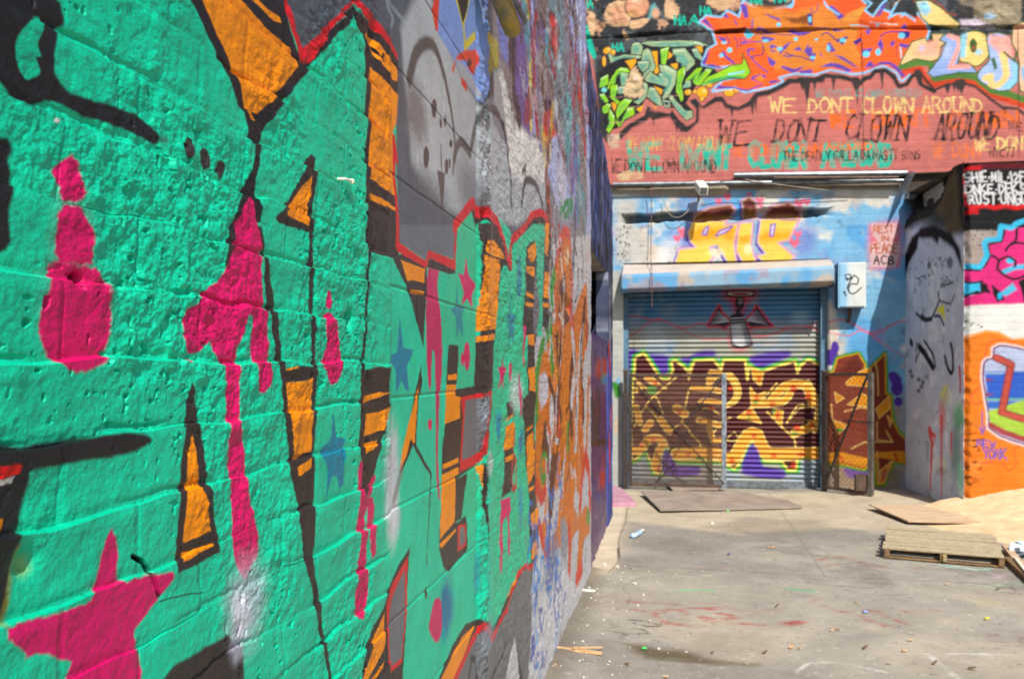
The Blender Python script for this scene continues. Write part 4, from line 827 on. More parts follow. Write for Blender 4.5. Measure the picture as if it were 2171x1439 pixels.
for wd, x0, x1, a, b, sl in (('WE',1520,1592,256,303,8),('DONT',1640,1742,254,297,10),('CLOWN',1790,1926,248,296,8),('AROUND',1982,2118,246,292,9)): T(wd, x0, x1, a - 2, b + 3, 5.4, (30,27,29), slant=sl, jit=2, serif=5)
T('WE DONT CLOWN AROUND', 1296, 1520, 340, 366, 3, (40,32,34), jit=1)
T('THE DEADLY GALLA DA NASTY SONS', 1662, 1952, 322, 342, 3, (40,30,32), jit=1, drop=-4)
T('WE D', 2138, 2196, 259, 276, 3, (30,28,30), jit=1); T('-NYC77-', 2092, 2160, 314, 332, 2.6, (40,30,30), jit=1)
K.poly([(1308,372),(1330,362),(1364,366),(1366,380),(1312,384)], (214,182,140), .01, spat=.04); K.poly([(1290,305),(1310,298),(1318,312),(1296,318)], (196,170,140), .01, spat=.04)
K.poly([(1286,286),(1312,283),(1314,300),(1290,306)], (206,176,150), .01, spat=.03)
K.worn = None
for y in (205, 226, 258, 283, 300, 342, 362):
    K.stroke([(1290, y + 2), (1500 + random.uniform(-100, 200), y - 2)], .006, (214,150,140), .004, .6)
for (x, y0, y1) in ((1828,90,345),(2158,60,330)): K.stroke([(x, y0), (x + 3, y1)], .010, (60,46,46), .006, .8)
# relief
U, V = K.UU, K.VV
ev, eu, hh, fr = rbond(U, V, .074, .21, 0, 5, .006)
zk = np.array([on_back(a, b, D - .07) for a, b in ((1120, 84), (1300, 78), (1500, 68), (1700, 64), (1950, 60), (2140, 57), (2330, 54))])
zl = np.interp(U, zk[:, 0], zk[:, 1]) + .03 * fbm(U, V * .3, 4, 3, .6, 3)
lm = .35 + .9 * sstep(.3, .7, vnoise(U, V * .2, 3, 29))
dmg = sstep(.10, .2, fbm(U, V, 5, 4, .6, 47)) * sstep(4.8, 5.0, V)
disp = .003 * sstep(.001, .007, np.minimum(ev, eu)) + .006 * fbm(U, V, 10, 4, .5, 7) + .026 * lm * sstep(0, .012, V - zl) * (1 - .5 * sstep(.05, .5, V - zl)) + dmg * .03 * fbm(U, V, 16, 3, .6, 13)
disp -= .022 * lm * np.exp(-((V - zl + .012) / .010) ** 2)
for (px, py, r) in ((1346,178,.16), (1270,55,.2), (1330,20,.25), (2090,30,.35), (1440,60,.15)):
    u0, v0 = on_back(px, py); q = np.exp(-(((U - u0) / r) ** 2 + ((V - v0) / r) ** 2)); disp += q * (.06 * fbm(U, V, 11, 4, .6, 23))
grid_mesh('upper_wall', np.stack([U, D - .07 - disp, V], -1), K.col, M['back'], building).location -= Vector((0, 0, 0))
b = MB(); b.box((1.7, D + .08, (ZU + 6.4) / 2), (7.5, .2, 6.38 - ZU)); b.build('upper_wall_core', M['concrete'], building)

# ---------------- lower wall
BASEZ = -.05
SX0, SX1 = on_back(1322, 900)[0], on_back(1757, 900)[0]          # shutter opening
SZT = on_back(1540, 612)[1]; SZB = .0
LWL = canvas_back(1120, 1960, BASEZ, ZU + .01, .0095, D, xpad=3.4)
K = LWL
K.fill((128,184,220))
def mot(c, s, a, b, seed, alpha=1.0):
    m_ = (sstep(a, b, fbm(K.UU, K.VV, s, 4, .55, seed)) * alpha)[..., None]
    K.col = K.col * (1 - m_) + C(*c, K.gain) * m_
mot((222,218,208), 2.4, .02, .16, 3); mot((92,168,222), 2.2, .04, .18, 8, .9); mot((150,150,200), 2.6, .10, .24, 14, .8); mot((206,188,166), 3, .16, .28, 19, .6)
K.org(1240, 340, 3.129)
K.cloud(700, 560, 260, 180, (120,130,205), .7); K.cloud(1450, 530, 130, 160, (120,126,205), .7); K.cloud(560, 600, 120, 120, (230,230,228), .7)
K.poly([(-300,150),(2200,150),(2200,200),(960,195),(960,240),(200,240),(-300,250)], (166,154,136), .02)
K.poly([(1500,90),(2400,100),(2400,150),(1600,170)], (120,104,90), .06); K.poly([(2050,60),(2400,60),(2400,420),(2180,440),(2130,260),(2080,180)], (74,66,60), .08)
K.poly([(200,250),(350,260),(330,420),(420,660),(200,690)], (196,194,188), .07); mot((80,74,70), 14, .2, .28, 25, .35)
for k in range(40):
    x, y = random.gauss(262, 26), random.uniform(430, 690); K.ell(x, y, random.uniform(2, 8), random.uniform(3, 14), (66,60,58), .008, .8)
HT = (238,112,138)
for (x, y, r) in ((885,272,22),(945,244,26),(1090,230,18),(1160,265,26),(1420,285,30),(1470,276,26),(640,472,26),(612,518,26),(1412,490,26),(1388,548,34),(650,500,16),(1165,300,18)): K.poly([(x-r,y-r*.3),(x-r*.5,y-r),(x,y-r*.4),(x+r*.6,y-r),(x+r,y-r*.2),(x+r*.1,y+r)], HT, .012, sm=2)
vi = (78,60,168); lil = (206,186,214); YL = (250,206,90); YO = (250,166,34); mar = (116,56,56)
def rip(q, holes=(), dx=-22, dy=14):
    K.stroke(q + [q[0]], 9*pm, (226,110,150), .014); K.poly([(a+dx, b+dy) for a, b in q], vi, .012); K.stroke(q + [q[0]], 6*pm, lil, .01); K.poly(q, YL, .008)
Rq = [(690,480),(720,400),(930,395),(920,440),(1010,425),(985,540),(1000,690),(960,690),(880,560),(820,570),(845,640),(800,690),(600,690),(630,595),(745,580),(700,530)]
Iq = [(1030,420),(1110,415),(1092,560),(1130,672),(1050,672),(1008,600),(1020,500)]
Pq = [(1170,395),(1415,385),(1350,520),(1270,545),(1385,640),(1330,690),(1200,680),(1150,640),(1205,620),(1150,545)]
Rt = [(720,385),(740,360),(830,318),(965,298),(992,330),(930,392)]; It = [(1045,275),(1090,245),(1132,280),(1140,378),(1062,378)]; Pt = [(1190,370),(1240,310),(1352,284),(1445,330),(1410,385)]
for q in (Pq, Iq, Rq, Pt, It, Rt): rip(q)
for q in (Rt, It, Pt): K.poly(q, mar, .02); my_ = max(b for a, b in q); K.poly([(a, my_ - (my_ - b) * .35) for a, b in q], (200,150,80), .05)
K.poly([(692,480),(760,440),(1005,440),(985,540),(900,515),(800,530),(720,545)], YO, .06); K.poly([(1155,510),(1190,470),(1372,470),(1350,522),(1270,540),(1170,542)], YO, .05); K.poly([(1022,505),(1100,500),(1093,548),(1022,548)], YO, .04)
for q in ([(795,455),(818,440),(804,492),(780,490)],[(1236,430),(1262,425),(1246,500),(1230,500)],[(900,470),(975,440),(930,480),(870,500)]): K.stroke(q + [q[0]], 5*pm, vi, .01); K.poly(q, lil, .008)
K.cloud(870, 610, 80, 40, (255,238,190), .7); K.cloud(1080, 590, 40, 50, (255,238,190), .7)
# memorial sign
K.org(0, 0, 1)
K.cloud(1876, 520, 52, 68, (232,104,124), .75); K.poly([(1842,475),(1905,470),(1908,565),(1845,572)], (232,110,126), .04, .8)
K.poly([(1848,474),(1900,474),(1900,496),(1890,512),(1908,514),(1906,538),(1898,566),(1846,566),(1842,516),(1862,512),(1850,498)], (224,206,200), .02, .7)
T = K.text
T('REST', 1852, 1896, 478, 493, 2.6, (196,96,54)); T('IN', 1868, 1886, 500, 511, 2.4, (196,96,54)); T('PEACE', 1846, 1905, 518, 536, 2.8, (186,96,60)); T('ACB', 1853, 1898, 543, 560, 3, (50,46,60))
K.stroke([(1735,690),(1790,678),(1850,708),(1910,680),(1960,690)], .016, (232,90,110), .008, .8, sm=3); K.stroke([(1760,705),(1800,712),(1830,700),(1880,735),(1920,757)], .014, (232,100,116), .008, .8, sm=3)
# brown piece right of the shutter
K.org(1700, 720, 3.427)
K.poly([(100,560),(760,420),(800,1200),(100,1200)], (156,132,106), .25); 
for e in ((680,290,44,36),(690,350,44,60),(700,450,34,34),(660,260,40,30),(210,130,60,60),(240,60,30,50)): K.ell(*e, (84,52,156), .012)
K.poly([(310,920),(480,930),(490,1010),(340,1000)], (110,80,150), .03, sm=2)
bp = [(60,820),(60,250),(230,240),(265,135),(410,105),(455,180),(440,255),(545,170),(602,105),(604,390),(640,410),(650,580),(700,680),(775,745),(775,900),(660,870),(640,940),(590,1045),(550,1045),(540,860),(450,935),(300,900),(60,880)]
K.stroke(bp + [bp[0]], 13*pm, (60,150,30), .014); K.stroke(bp + [bp[0]], 5*pm, (226,160,30), .01); K.poly(bp, (128,54,36), .01)
K.poly([(60,815),(300,820),(480,860),(540,815),(775,805),(775,900),(660,870),(540,850),(450,925),(300,890),(60,876)], (222,144,26), .012)
K.poly([(250,250),(390,120),(440,190),(420,250)], (96,40,30), .03)
for q in ([(320,310),(420,230),(500,200),(500,340),(330,330)],[(235,380),(310,425),(250,460)],[(330,470),(440,390),(480,410),(490,490)],[(220,580),(330,620),(260,690)],[(540,500),(630,410),(640,500),(560,570)],[(620,550),(655,580),(640,630)],[(560,960),(650,880),(600,1040),(555,1040)]):
    K.poly(q, (224,144,30), .01); K.stroke(q + [q[0]], 1.8*pm, (236,196,110), .006)
for q in ([(215,470),(220,570)],[(310,520),(430,490),(540,510)],[(545,600),(548,730),(660,740),(610,660)],[(360,790),(450,745),(660,738)],[(545,810),(560,1000)],[(530,160),(550,230),(555,400)]): K.stroke(q, 3*pm, (230,190,110), .008, .8)
K.ell(275, 655, 22, 16, (70,150,40), .01); K.poly([(490,330),(505,330),(490,480),(470,470)], (80,140,70), .01)
for q in ([(270,840),(300,880)],[(680,830),(690,880)],[(600,940),(590,1010)]): K.stroke(q, 5*pm, (200,70,30), .012)
K.cloud(650, 980, 130, 60, (140,120,100), .5); K.cloud(670, 120, 80, 80, (120,160,190), .7)
# left strip beside the shutter
K.org(1240, 740, 3.598)
K.poly([(195,-600),(300,-600),(300,1050),(195,1050)], (188,190,182), .03); K.poly([(195,250),(260,250),(275,350),(240,380)], (60,140,50), .02); K.ell(255, 240, 16, 26, (130,190,220), .015); K.poly([(225,560),(265,500),(255,640),(220,650)], (214,190,160), .02)
# relief, with the gouge and the shutter opening cut out
U, V = K.UU, K.VV
ev, eu, hh, fr = rbond(U, V, .072, .21, 0, 7, .006)
disp = .003 * sstep(.001, .007, np.minimum(ev, eu)) + .006 * fbm(U, V, 9, 4, .55, 7) + .002 * fbm(U, V, 60, 2, .5, 9)
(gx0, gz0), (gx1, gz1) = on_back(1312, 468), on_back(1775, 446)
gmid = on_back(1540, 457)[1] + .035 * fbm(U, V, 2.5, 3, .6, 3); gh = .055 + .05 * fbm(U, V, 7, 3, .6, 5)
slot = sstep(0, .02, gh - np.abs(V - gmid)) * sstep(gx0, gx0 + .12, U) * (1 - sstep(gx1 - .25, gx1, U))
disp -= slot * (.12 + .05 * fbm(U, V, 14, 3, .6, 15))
slot_shade = (slot * .75 * (1 - .75 * ((U > on_back(1470, 457)[0]) & (U < on_back(1705, 457)[0]))))[..., None]; K.col = K.col * (1 - slot_shade) + C(64,68,70,.68) * slot_shade  # shade and dirt inside the gouge, put into its colour
beam = sstep(on_back(1400, 417)[1], on_back(1400, 415)[1] + .01, V) * (1 - sstep(on_back(1535, 400)[0], on_back(1550, 400)[0], U))
disp += beam * .03
hole = (U > SX0) & (U < SX1) & (V < SZT + .3)
Yw = D - disp; Yw[hole] = D + .32
xs_ = K.U
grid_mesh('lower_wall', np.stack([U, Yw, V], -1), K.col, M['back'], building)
RZ = .20     # recess of the shutter curtain
# ---------------- roller shutter
nsl = 39
Us = np.arange(SX0 + .03, SX1 - .03, .0105); Vs = np.arange(.06, SZT + .12, .0066)
SC = Canvas(Us, Vs, lambda px, py: on_back(px, py, D + RZ), .72, .004, 20); K = SC
K.fill((84,138,184))
K.org(1240, 340, 3.129)
def mot2(c, s, a, b, seed, alpha=1.0):
    m_ = (sstep(a, b, fbm(K.UU, K.VV, s, 4, .55, seed)) * alpha)[..., None]; K.col = K.col * (1 - m_) + C(*c, K.gain) * m_
K.poly([(100,1090),(1800,1090),(1800,1300),(100,1300)], (176,178,172), .15); K.poly([(100,1200),(1800,1200),(1800,2600),(100,2600)], (164,166,150), .12)
mot2((150,168,184), 2.5, .04, .18, 4, .8); mot2((70,128,178), 2.2, .08, .2, 6, .7); mot2((176,170,160), 3, .12, .2, 9, .6)
K.cloud(470, 1160, 120, 90, (190,196,200), .8); K.cloud(1430, 1050, 90, 80, (150,186,206), .8); K.cloud(560, 1000, 100, 70, (130,150,170), .7)
rl = (232,72,96)
K.stroke([(250,1050),(340,1030),(440,1060),(520,1060),(600,1100),(680,1110),(760,1080),(830,1090)], .014, rl, .008, .85, sm=2); K.stroke([(250,1185),(310,1160),(420,1080),(500,1045)], .014, rl, .008, .8); K.stroke([(620,1110),(760,1180),(820,1190),(960,1180)], .012, rl, .008, .7, sm=2); K.stroke([(1130,1170),(1260,1150),(1350,1105),(1480,1100),(1600,1160)], .014, rl, .008, .85, sm=2); K.stroke([(1240,1100),(1420,1130),(1600,1040)], .01, rl, .008, .7, sm=2)
# winged can with halo
K.cloud(1030, 890, 170, 80, (214,50,74), .95); K.cloud(1025, 960, 80, 110, (206,60,84), .8); K.cloud(1030, 1170, 110, 140, (226,70,96), .9)
Wl = [(890,965),(905,1010),(965,1068),(930,1112),(880,1095),(818,1098),(850,1040)]; Wr = [(1137,965),(1120,1010),(1068,1062),(1100,1105),(1140,1100),(1240,1098),(1190,1040)]
for q in (Wl, Wr): K.stroke(q + [q[0]], 8*pm, (226,70,90), .014); K.poly(q, (70,62,80), .008)
for k in range(7):
    a = k / 6
    K.stroke([(955 - 10*a, 1066), (880 - 44*a, 1000 + 88*a)], 2.6*pm, (206,202,214), .005, w1=1.2*pm); K.stroke([(1075 + 10*a, 1062), (1140 + 72*a, 1000 + 88*a)], 2.6*pm, (206,202,214), .005, w1=1.2*pm)
K.ell(1032, 886, 98, 25, (40,20,30), .008); K.ell(1032, 884, 84, 17, (214,210,206), .008); K.ell(1030, 886, 62, 9, (150,46,64), .008)
K.ell(1026, 948, 30, 42, (30,26,34), .008); K.ell(1030, 936, 17, 20, (150,146,154), .01); K.ell(1024, 962, 10, 12, (96,84,100), .008); K.poly([(1004,988),(1030,988),(1034,1020),(1000,1020)], (60,54,66), .006)
K.poly([(958,1040),(990,1018),(1040,1014),(1066,1036),(1068,1078),(962,1084)], (50,46,58), .006); K.stroke([(965,1050),(1062,1042)], 3*pm, (190,186,196), .005); K.stroke([(968,1070),(1062,1062)], 2.4*pm, (170,166,180), .005)
K.poly([(960,1080),(1070,1072),(1114,1226),(1040,1250),(972,1236)], (40,36,44), .006); K.poly([(968,1086),(1060,1080),(1100,1220),(1040,1236),(980,1228)], (206,206,210), .01); K.poly([(1040,1084),(1062,1080),(1102,1218),(1070,1232)], (120,120,130), .03); K.stroke([(978,1222),(1040,1240),(1108,1218)], 3*pm, (60,40,50), .006)
# brown and yellow piece
K.org(1240, 740, 3.598)
pv = (96,66,170); mr = (92,42,42); yo = (250,176,62); gn = (70,190,60)
for q in ([(320,10),(420,15),(480,90),(420,170),(320,160)],[(400,20),(540,40),(640,60),(640,170),(560,200),(480,90)],[(790,70),(860,20),(980,10),(990,60),(850,90)],[(680,120),(780,160),(840,110),(800,60),(700,80)],[(1250,90),(1300,40),(1550,10),(1560,60),(1440,110),(1350,170)],[(1660,60),(1760,60),(1800,130)]): K.poly(q, pv, .03, sm=2)
out = [(372,250),(384,64),(448,30),(500,100),(560,200),(600,235),(640,228),(672,165),(660,100),(690,86),(750,130),(790,175),(838,90),(980,82),(1040,155),(1058,84),(1222,84),(1240,235),(1252,130),(1300,160),(1362,172),(1420,145),(1600,90),(1622,180),(1640,130),(1700,80),(1870,150),(1870,800),(1800,815),(1620,810),(1610,920),(1550,920),(1500,850),(1370,850),(1330,760),(1280,700),(1230,740),(1190,860),(1140,912),(1080,880),(1030,850),(720,850),(680,790),(620,740),(590,760),(580,950),(530,940),(510,870),(460,770),(400,830),(360,850),(350,600)]
K.stroke(out + [out[0]], 15*pm, gn, .016); K.poly([(a, b) for a, b in out], mr, .012); K.stroke(out + [out[0]], 5*pm, (252,222,110), .01)
for q in ([(384,230),(470,300),(560,390),(640,640)],[(700,210),(560,330),(470,420),(370,600)],[(390,540),(470,440),(560,540),(650,650)],[(470,200),(540,250),(620,300)],[(790,310),(770,420),(740,560)],[(640,640),(740,560),(820,660),(880,720),(870,800)],[(790,240),(800,200),(830,110)],[(1460,260),(1330,420)],[(1390,480),(1500,590),(1600,690),(1600,780)],[(1540,560),(1620,430),(1680,430)],[(980,640),(1040,560),(1110,520)],[(900,450),(960,450),(1030,500)]): K.stroke(q, 3.4*pm, (246,206,104), .008, sm=2)
for q, w_ in (([(940,290),(960,170),(1090,210),(1150,300),(1140,380),(1080,430)],5),([(980,220),(1110,190),(1180,300),(1160,390),(1085,432)],4),([(820,300),(960,305),(1030,320)],8),([(890,400),(960,400),(1020,410)],10),([(370,770),(430,770),(480,690),(560,680),(600,720)],15),([(700,800),(860,790),(1030,800)],22),([(1060,830),(1130,830),(1190,740),(1240,660),(1310,650),(1370,780),(1500,800),(1800,790)],24),([(530,900),(560,780),(600,720)],12),
               ([(1420,400),(1500,300),(1600,262),(1700,280)],15),([(1700,250),(1760,360),(1765,480),(1755,620)],6),([(1690,290),(1730,400),(1740,560),(1680,610),(1600,640)],14),([(1350,410),(1500,405),(1560,340)],13),([(870,540),(960,560),(1030,580)],9),([(950,600),(980,700),(1030,690)],8),([(480,220),(540,260)],12),([(390,440),(420,560)],10),([(700,450),(760,490)],16),([(500,560),(460,610)],12),([(580,540),(640,620)],12)):
    K.stroke(q, (w_ + 4)*pm, (252,226,130), .008, sm=2); K.stroke(q, w_*pm, yo, .008, sm=2)
for q in ([(1262,292),(1310,352),(1380,322),(1330,410),(1400,440),(1270,440)],[(1165,520),(1270,440),(1345,565),(1280,545)],[(1440,455),(1510,470),(1500,590),(1440,520)],[(1270,140),(1360,180),(1340,280),(1290,240)],[(1080,690),(1140,630),(1170,680),(1130,700)],[(1560,540),(1640,450),(1760,440),(1750,540)],[(930,210),(1000,230),(940,290)],[(400,250),(440,300),(390,330)]):
    K.stroke(q + [q[0]], 3*pm, (252,226,130), .008); K.poly(q, yo if q[0] not in ((1080,690),(1560,540)) else (86,30,34), .008)
for e in ((1310,372,14,30),(1250,480,22,24),(1470,500,16,30),(1430,420,22,20),(1590,300,24,30),(1700,360,20,34),(1620,600,26,20),(1730,580,18,24),(1330,225,14,20),(1290,660,20,18),(1120,850,20,24),(1590,880,20,24),(1440,810,22,18),(1650,800,30,16),(430,730,14,14),(520,690,16,14),(960,450,20,18),(1110,300,14,22),(720,480,16,20),(790,800,16,16),(560,910,12,26),(540,260,18,18)): K.ell(*e, (226,70,34), .016, .85)
for e in ((510,310,40,36),(1300,405,20,12),(1440,470,14,20),(1600,640,30,12),(460,790,24,16),(1250,520,12,16),(880,830,40,10),(1680,830,40,8)): K.ell(*e, (72,160,70), .014, .9)
for q in ([(600,790),(640,770),(700,880),(870,890),(860,960),(600,960)],[(1230,790),(1280,720),(1330,790),(1360,890),(1520,920),(1500,990),(1200,950)]): K.poly(q, pv, .02, sm=2)
curt_u, curt_v = K.UU, K.VV
ph = (curt_v % .0535) / .0535
prof = np.where(ph < .82, .019 * np.sin(np.pi * np.clip(ph / .82, 0, 1)) ** .6, -.010)
sh = grid_mesh('roller_shutter', np.stack([curt_u, D + RZ - prof, curt_v], -1), K.col, M['shutter'], building)
# rails, bottom bar, hood
M['rail'] = noisy_mat('blue_grey_rail', (56,92,120), (96,134,160), 9, .55, .1, .15, .002, k=.8)
for xx, nm in ((SX0 + .012, 'guide_rail'), (SX1 - .03, 'guide_rail')):
    b = MB(); b.box((xx, D + RZ - .05, SZT / 2), (.075, .12, SZT + .1)); b.build(nm, M['rail'], sh)
b = MB(); b.box(((SX0 + SX1) / 2, D + RZ - .01, .035), (SX1 - SX0 - .09, .045, .085)); b.box(((SX0 + SX1) / 2, D + RZ - .05, .012), (SX1 - SX0 - .09, .06, .02)); b.build('bottom_bar', M['greysteel'], sh)
# hood: sheet-metal box, long tilted top
hx0, hx1 = on_back(1316, 600, D - .3)[0], on_back(1771, 600, D - .3)[0]
def hz(px, py, dd): return on_back(px, py, dd)[1]
Y1 = D - .30
HU = np.linspace(hx0, hx1, 190)
prof_pts = [(D, hz(1540, 562, D) + .02), (D - .17, hz(1540, 566, D - .17) + .01), (Y1 + .01, hz(1540, 573, Y1)), (Y1, hz(1540, 580, Y1)), (Y1, hz(1540, 592, Y1)), (Y1, hz(1540, 604, Y1)), (Y1 + .02, hz(1540, 607, Y1)), (Y1 + .1, hz(1540, 607, Y1) - .02), (D + .02, SZT - .0)]
pp = []
for (a0, b0), (a1, b1) in zip(prof_pts[:-1], prof_pts[1:]):
    n = max(2, int(math.hypot(a1 - a0, b1 - b0) / .012))
    for j in range(n): pp.append((a0 + (a1 - a0) * j / n, b0 + (b1 - b0) * j / n))
pp.append(prof_pts[-1]); pp = np.array(pp)
S = np.arange(len(pp)) * .012
HC = Canvas(HU, S, None, .72, .0, 20)
HC.fill((140,176,200))
def mot3(K, c, s, a, b, seed, alpha=1.0):
    m_ = (sstep(a, b, fbm(K.UU, K.VV, s, 4, .55, seed)) * alpha)[..., None]; K.col = K.col * (1 - m_) + C(*c, K.gain) * m_
mot3(HC, (190,178,164), 3, -.02, .12, 3); mot3(HC, (100,166,214), 2.4, .04, .16, 7); mot3(HC, (150,150,170), 3.5, .1, .2, 12)
topm = ((S < .30)[:, None, None] * np.ones_like(HC.col[..., :1])); HC.col = HC.col * (1 - topm) + C(206,196,186,.66) * topm
wv = .012 * fbm(HC.UU, HC.VV, 3, 3, .5, 4) - .03 * np.exp(-((HC.UU - hx0) / .25) ** 2) * (pp[:, 1] > pp[4, 1])[:, None] * -1
tilt = (HC.UU - (hx0 + hx1) / 2) * .022
XYZ = np.stack([HC.UU, np.repeat(pp[:, 0][:, None], HU.size, 1) + wv * .6, np.repeat(pp[:, 1][:, None], HU.size, 1) + wv * .5 + tilt * (pp[:, 0] < D - .02)[:, None]], -1)
XYZ[:, 0, 1] = D; XYZ[:, -1, 1] = D
hood = grid_mesh('hood', XYZ, HC.col, M['shutter'], sh, flip=True, smooth=False)
for xx in (hx0 + .008, hx1 - .008): b = MB(); b.prism([(a, b_ - .004) for a, b_ in prof_pts], 'x', xx - .004, xx + .004); b.build('hood_cheek', M['rail'], sh)

# ---------------- conduits, camera, wires, utility box
b = MB()
def pipe(name, pa, pb, dy, r, label, mat='pipe'):
    dd = D - dy; p, q = back3(*pa, dd), back3(*pb, dd); m_ = MB(); m_.tube([p, q], r, 12)
    o = m_.build(name, M[mat], smooth=False); tag(o, label, 'pipe'); return o
pipe('conduit_pipe', (1556, 372), (1922, 367), .13, .033, 'thick pale conduit highest under the pink wall, ending above the shutter')
pipe('conduit_pipe', (1300, 391), (1915, 383), .10, .022, 'long thin grey conduit below the pink wall running the whole width')
pipe('conduit_pipe', (1640, 377), (1905, 376), .155, .014, 'dull narrow conduit between the two brighter conduits', 'steel')
# bent sheet at the corner
b = MB(); q = [back3(1928, 362, D - .05), back3(1940, 366, D - .25), back3(1915, 412, D - .28), back3(1904, 404, D - .06)]
b.add([*q, *[v + Vector((.01, .01, .004)) for v in q]], [(0,1,2,3),(7,6,5,4),(0,4,5,1),(1,5,6,2),(2,6,7,3),(3,7,4,0)])
q = [back3(1926, 410, D - .1), back3(1945, 413, D - .2), back3(1936, 424, D - .2), back3(1918, 420, D - .1)]
b.add([*q, *[v + Vector((.006, .01, .004)) for v in q]], [(0,1,2,3),(7,6,5,4),(0,4,5,1),(1,5,6,2),(2,6,7,3),(3,7,4,0)])
tag(b.build('metal_flashing', M['greysteel']), 'bent grey sheet metal hanging loose at the top corner beside the dark pillar', 'sheet metal')
# security camera
cpos = back3(1486, 398, D - .26)
camb = empty('security_camera', cpos, 'small cream security camera hanging under the conduit left of the RIP lettering', 'camera')
ca, cb = back3(1482, 392, D - .16), back3(1492, 405, D - .40); dn_ = (cb - ca).normalized()
b = MB(); b.bar(ca, cb, .095, .095); b.build('housing', M['white'], camb, bevel=.006)
b = MB(); b.bar(cb + dn_ * .001, cb + dn_ * .006, .07, .07); b.build('lens_window', M['pipe'], camb)
b = MB(); b.tube([ca + Vector((0, .03, -.05)), ca + Vector((.0, .09, -.13)), ca + Vector((0, .22, -.14))], .012, 8); b.build('bracket', M['steel'], camb)
def wire(pts, r, label, mat='wire', nm='loose_wire'):
    m_ = MB(); P_ = [tuple(back3(x, y, D - d_)) for x, y, d_ in pts]; P_ = catmull(P_, False, 5); m_.tube(P_, r, 6); o = m_.build(nm, M[mat]); tag(o, label, 'wire'); return o
wire([(1380, 388, .14), (1381, 450, .1), (1380, 540, .12), (1382, 580, .36), (1382, 650, .33)], .005, 'thin reddish wire hanging straight down in front of the shutter hood')
wire([(1405, 418, .06), (1418, 452, .1), (1436, 461, .1), (1456, 450, .1), (1470, 428, .08)], .004, 'thin pale wire looping over the gouge left of the RIP lettering', 'concrete')
wire([(1500, 396, .16), (1540, 384, .18), (1600, 386, .18), (1640, 396, .14), (1700, 405, .1), (1800, 418, .03)], .004, 'slack dark wire strung from the camera along the wall', 'steel')
wire([(1580, 380, .18), (1640, 390, .16), (1740, 402, .08), (1790, 408, .03)], .004, 'pale wire drooping below the thick conduit toward the right', 'concrete')
# utility box
ux0, ux1 = on_back(1777, 600, D - .2)[0], on_back(1836, 600, D - .2)[0]; uz0, uz1 = hz(1806, 652, D - .2), hz(1806, 556, D - .2)
ub = empty('utility_box', ((ux0 + ux1) / 2, D, uz0), 'pale blue metal utility box with a black tag beside the shutter hood', 'electrical box')
bU = np.linspace(ux0, ux1, 70); bV = np.linspace(uz0, uz1, 110)
UC = Canvas(bU, bV, lambda px, py: on_back(px, py, D - .215), .8, .002, 30); UC.fill((206,214,214))
UC.org(1700, 340, 3.427); UC.poly([(240,730),(330,740),(330,1090),(240,1090)], (140,190,222), .03); UC.cloud(420, 900, 60, 200, (226,222,214), .7)
for q in ([(312,835),(350,828),(355,850),(330,872),(318,850),(345,865),(375,840),(350,880),(330,925),(345,950)],[(380,835),(412,860),(400,900),(358,895),(340,930),(345,960),(380,968),(432,925)],[(305,955),(322,985)]): UC.stroke(q, 2.6*pm, (28,30,34), .005, sm=2)
UC.ell(312, 958, 6, 7, (28,30,34), .004)
d_ = np.zeros_like(UC.UU) + .012 * ((UC.UU > ux0 + .012) & (UC.UU < ux1 - .012) & (UC.VV > uz0 + .012) & (UC.VV < uz1 - .012))
grid_mesh('lid', np.stack([UC.UU, D - .203 - d_, UC.VV], -1), UC.col, M['shutter'], ub, smooth=False)
b = MB(); b.box(((ux0 + ux1) / 2, D - .10, (uz0 + uz1) / 2), (ux1 - ux0 - .004, .20, uz1 - uz0 - .004)); b.build('body', M['rail'], ub)
b = MB(); b.tube([((ux0 + ux1) / 2, D - .08, uz0), ((ux0 + ux1) / 2, D - .08, uz0 - .1), ((ux0 + ux1) / 2, D + .02, uz0 - .14)], .018, 8); b.build('conduit', M['steel'], ub)
# =================================================================== RIGHT WALL AND ITS SHADED FLANK
PL0 = Vector((2.47, D)); YR = 8.23; XR = 2.615
PL1 = Vector((XR, YR))
def on_flank(px, py):
    dx, dy, dz = ray(px, py); ex, ey = PL1.x - PL0.x, PL1.y - PL0.y
    # t*(dx,dy) = PL0 + s*(e)
    det = dx * (-ey) - dy * (-ex); t = (PL0.x * (-ey) - PL0.y * (-ex)) / det
    x, y = t * dx, t * dy; s_ = ((x - PL0.x) * ex + (y - PL0.y) * ey) / (ex * ex + ey * ey)
    return s_ * math.hypot(ex, ey), H + t * dz
RT = on_back(2100, 344, YR)[1]
rwU = np.concatenate([np.arange(XR, 4.3, .0095), np.linspace(4.32, 7.0, 40)]); rwV = np.arange(-.05, RT, .0095)
RW = Canvas(rwU, rwV, lambda px, py: on_back(px, py, YR), .62, .004, 22); K = RW; pr = .0045
K.fill((30,30,33)); K.org(1700, 340, 3.427)
K.poly([(1120,-40),(2600,-40),(2600,30),(1250,30),(1200,60),(1120,70)], (24,24,26), .02)
mot3(K, (70,66,64), 9, .2, .3, 5, .6)
K.poly([(1280,24),(3000,20),(3000,52),(1290,60)], (110,24,34), .02)
K.stroke([(1290,55),(1180,60),(1165,130),(1190,170),(1180,250),(1200,270)], 8*pr, (216,26,34), .014); K.stroke([(1215,375),(1260,365),(1240,345),(1330,330),(1400,345),(1480,330),(1560,345),(1640,330),(1900,340)], 9*pr, (222,26,30), .012); K.stroke([(1200,300),(1230,350),(1270,380)], 7*pr, (206,26,34), .012)
K.org(0, 0, 1)
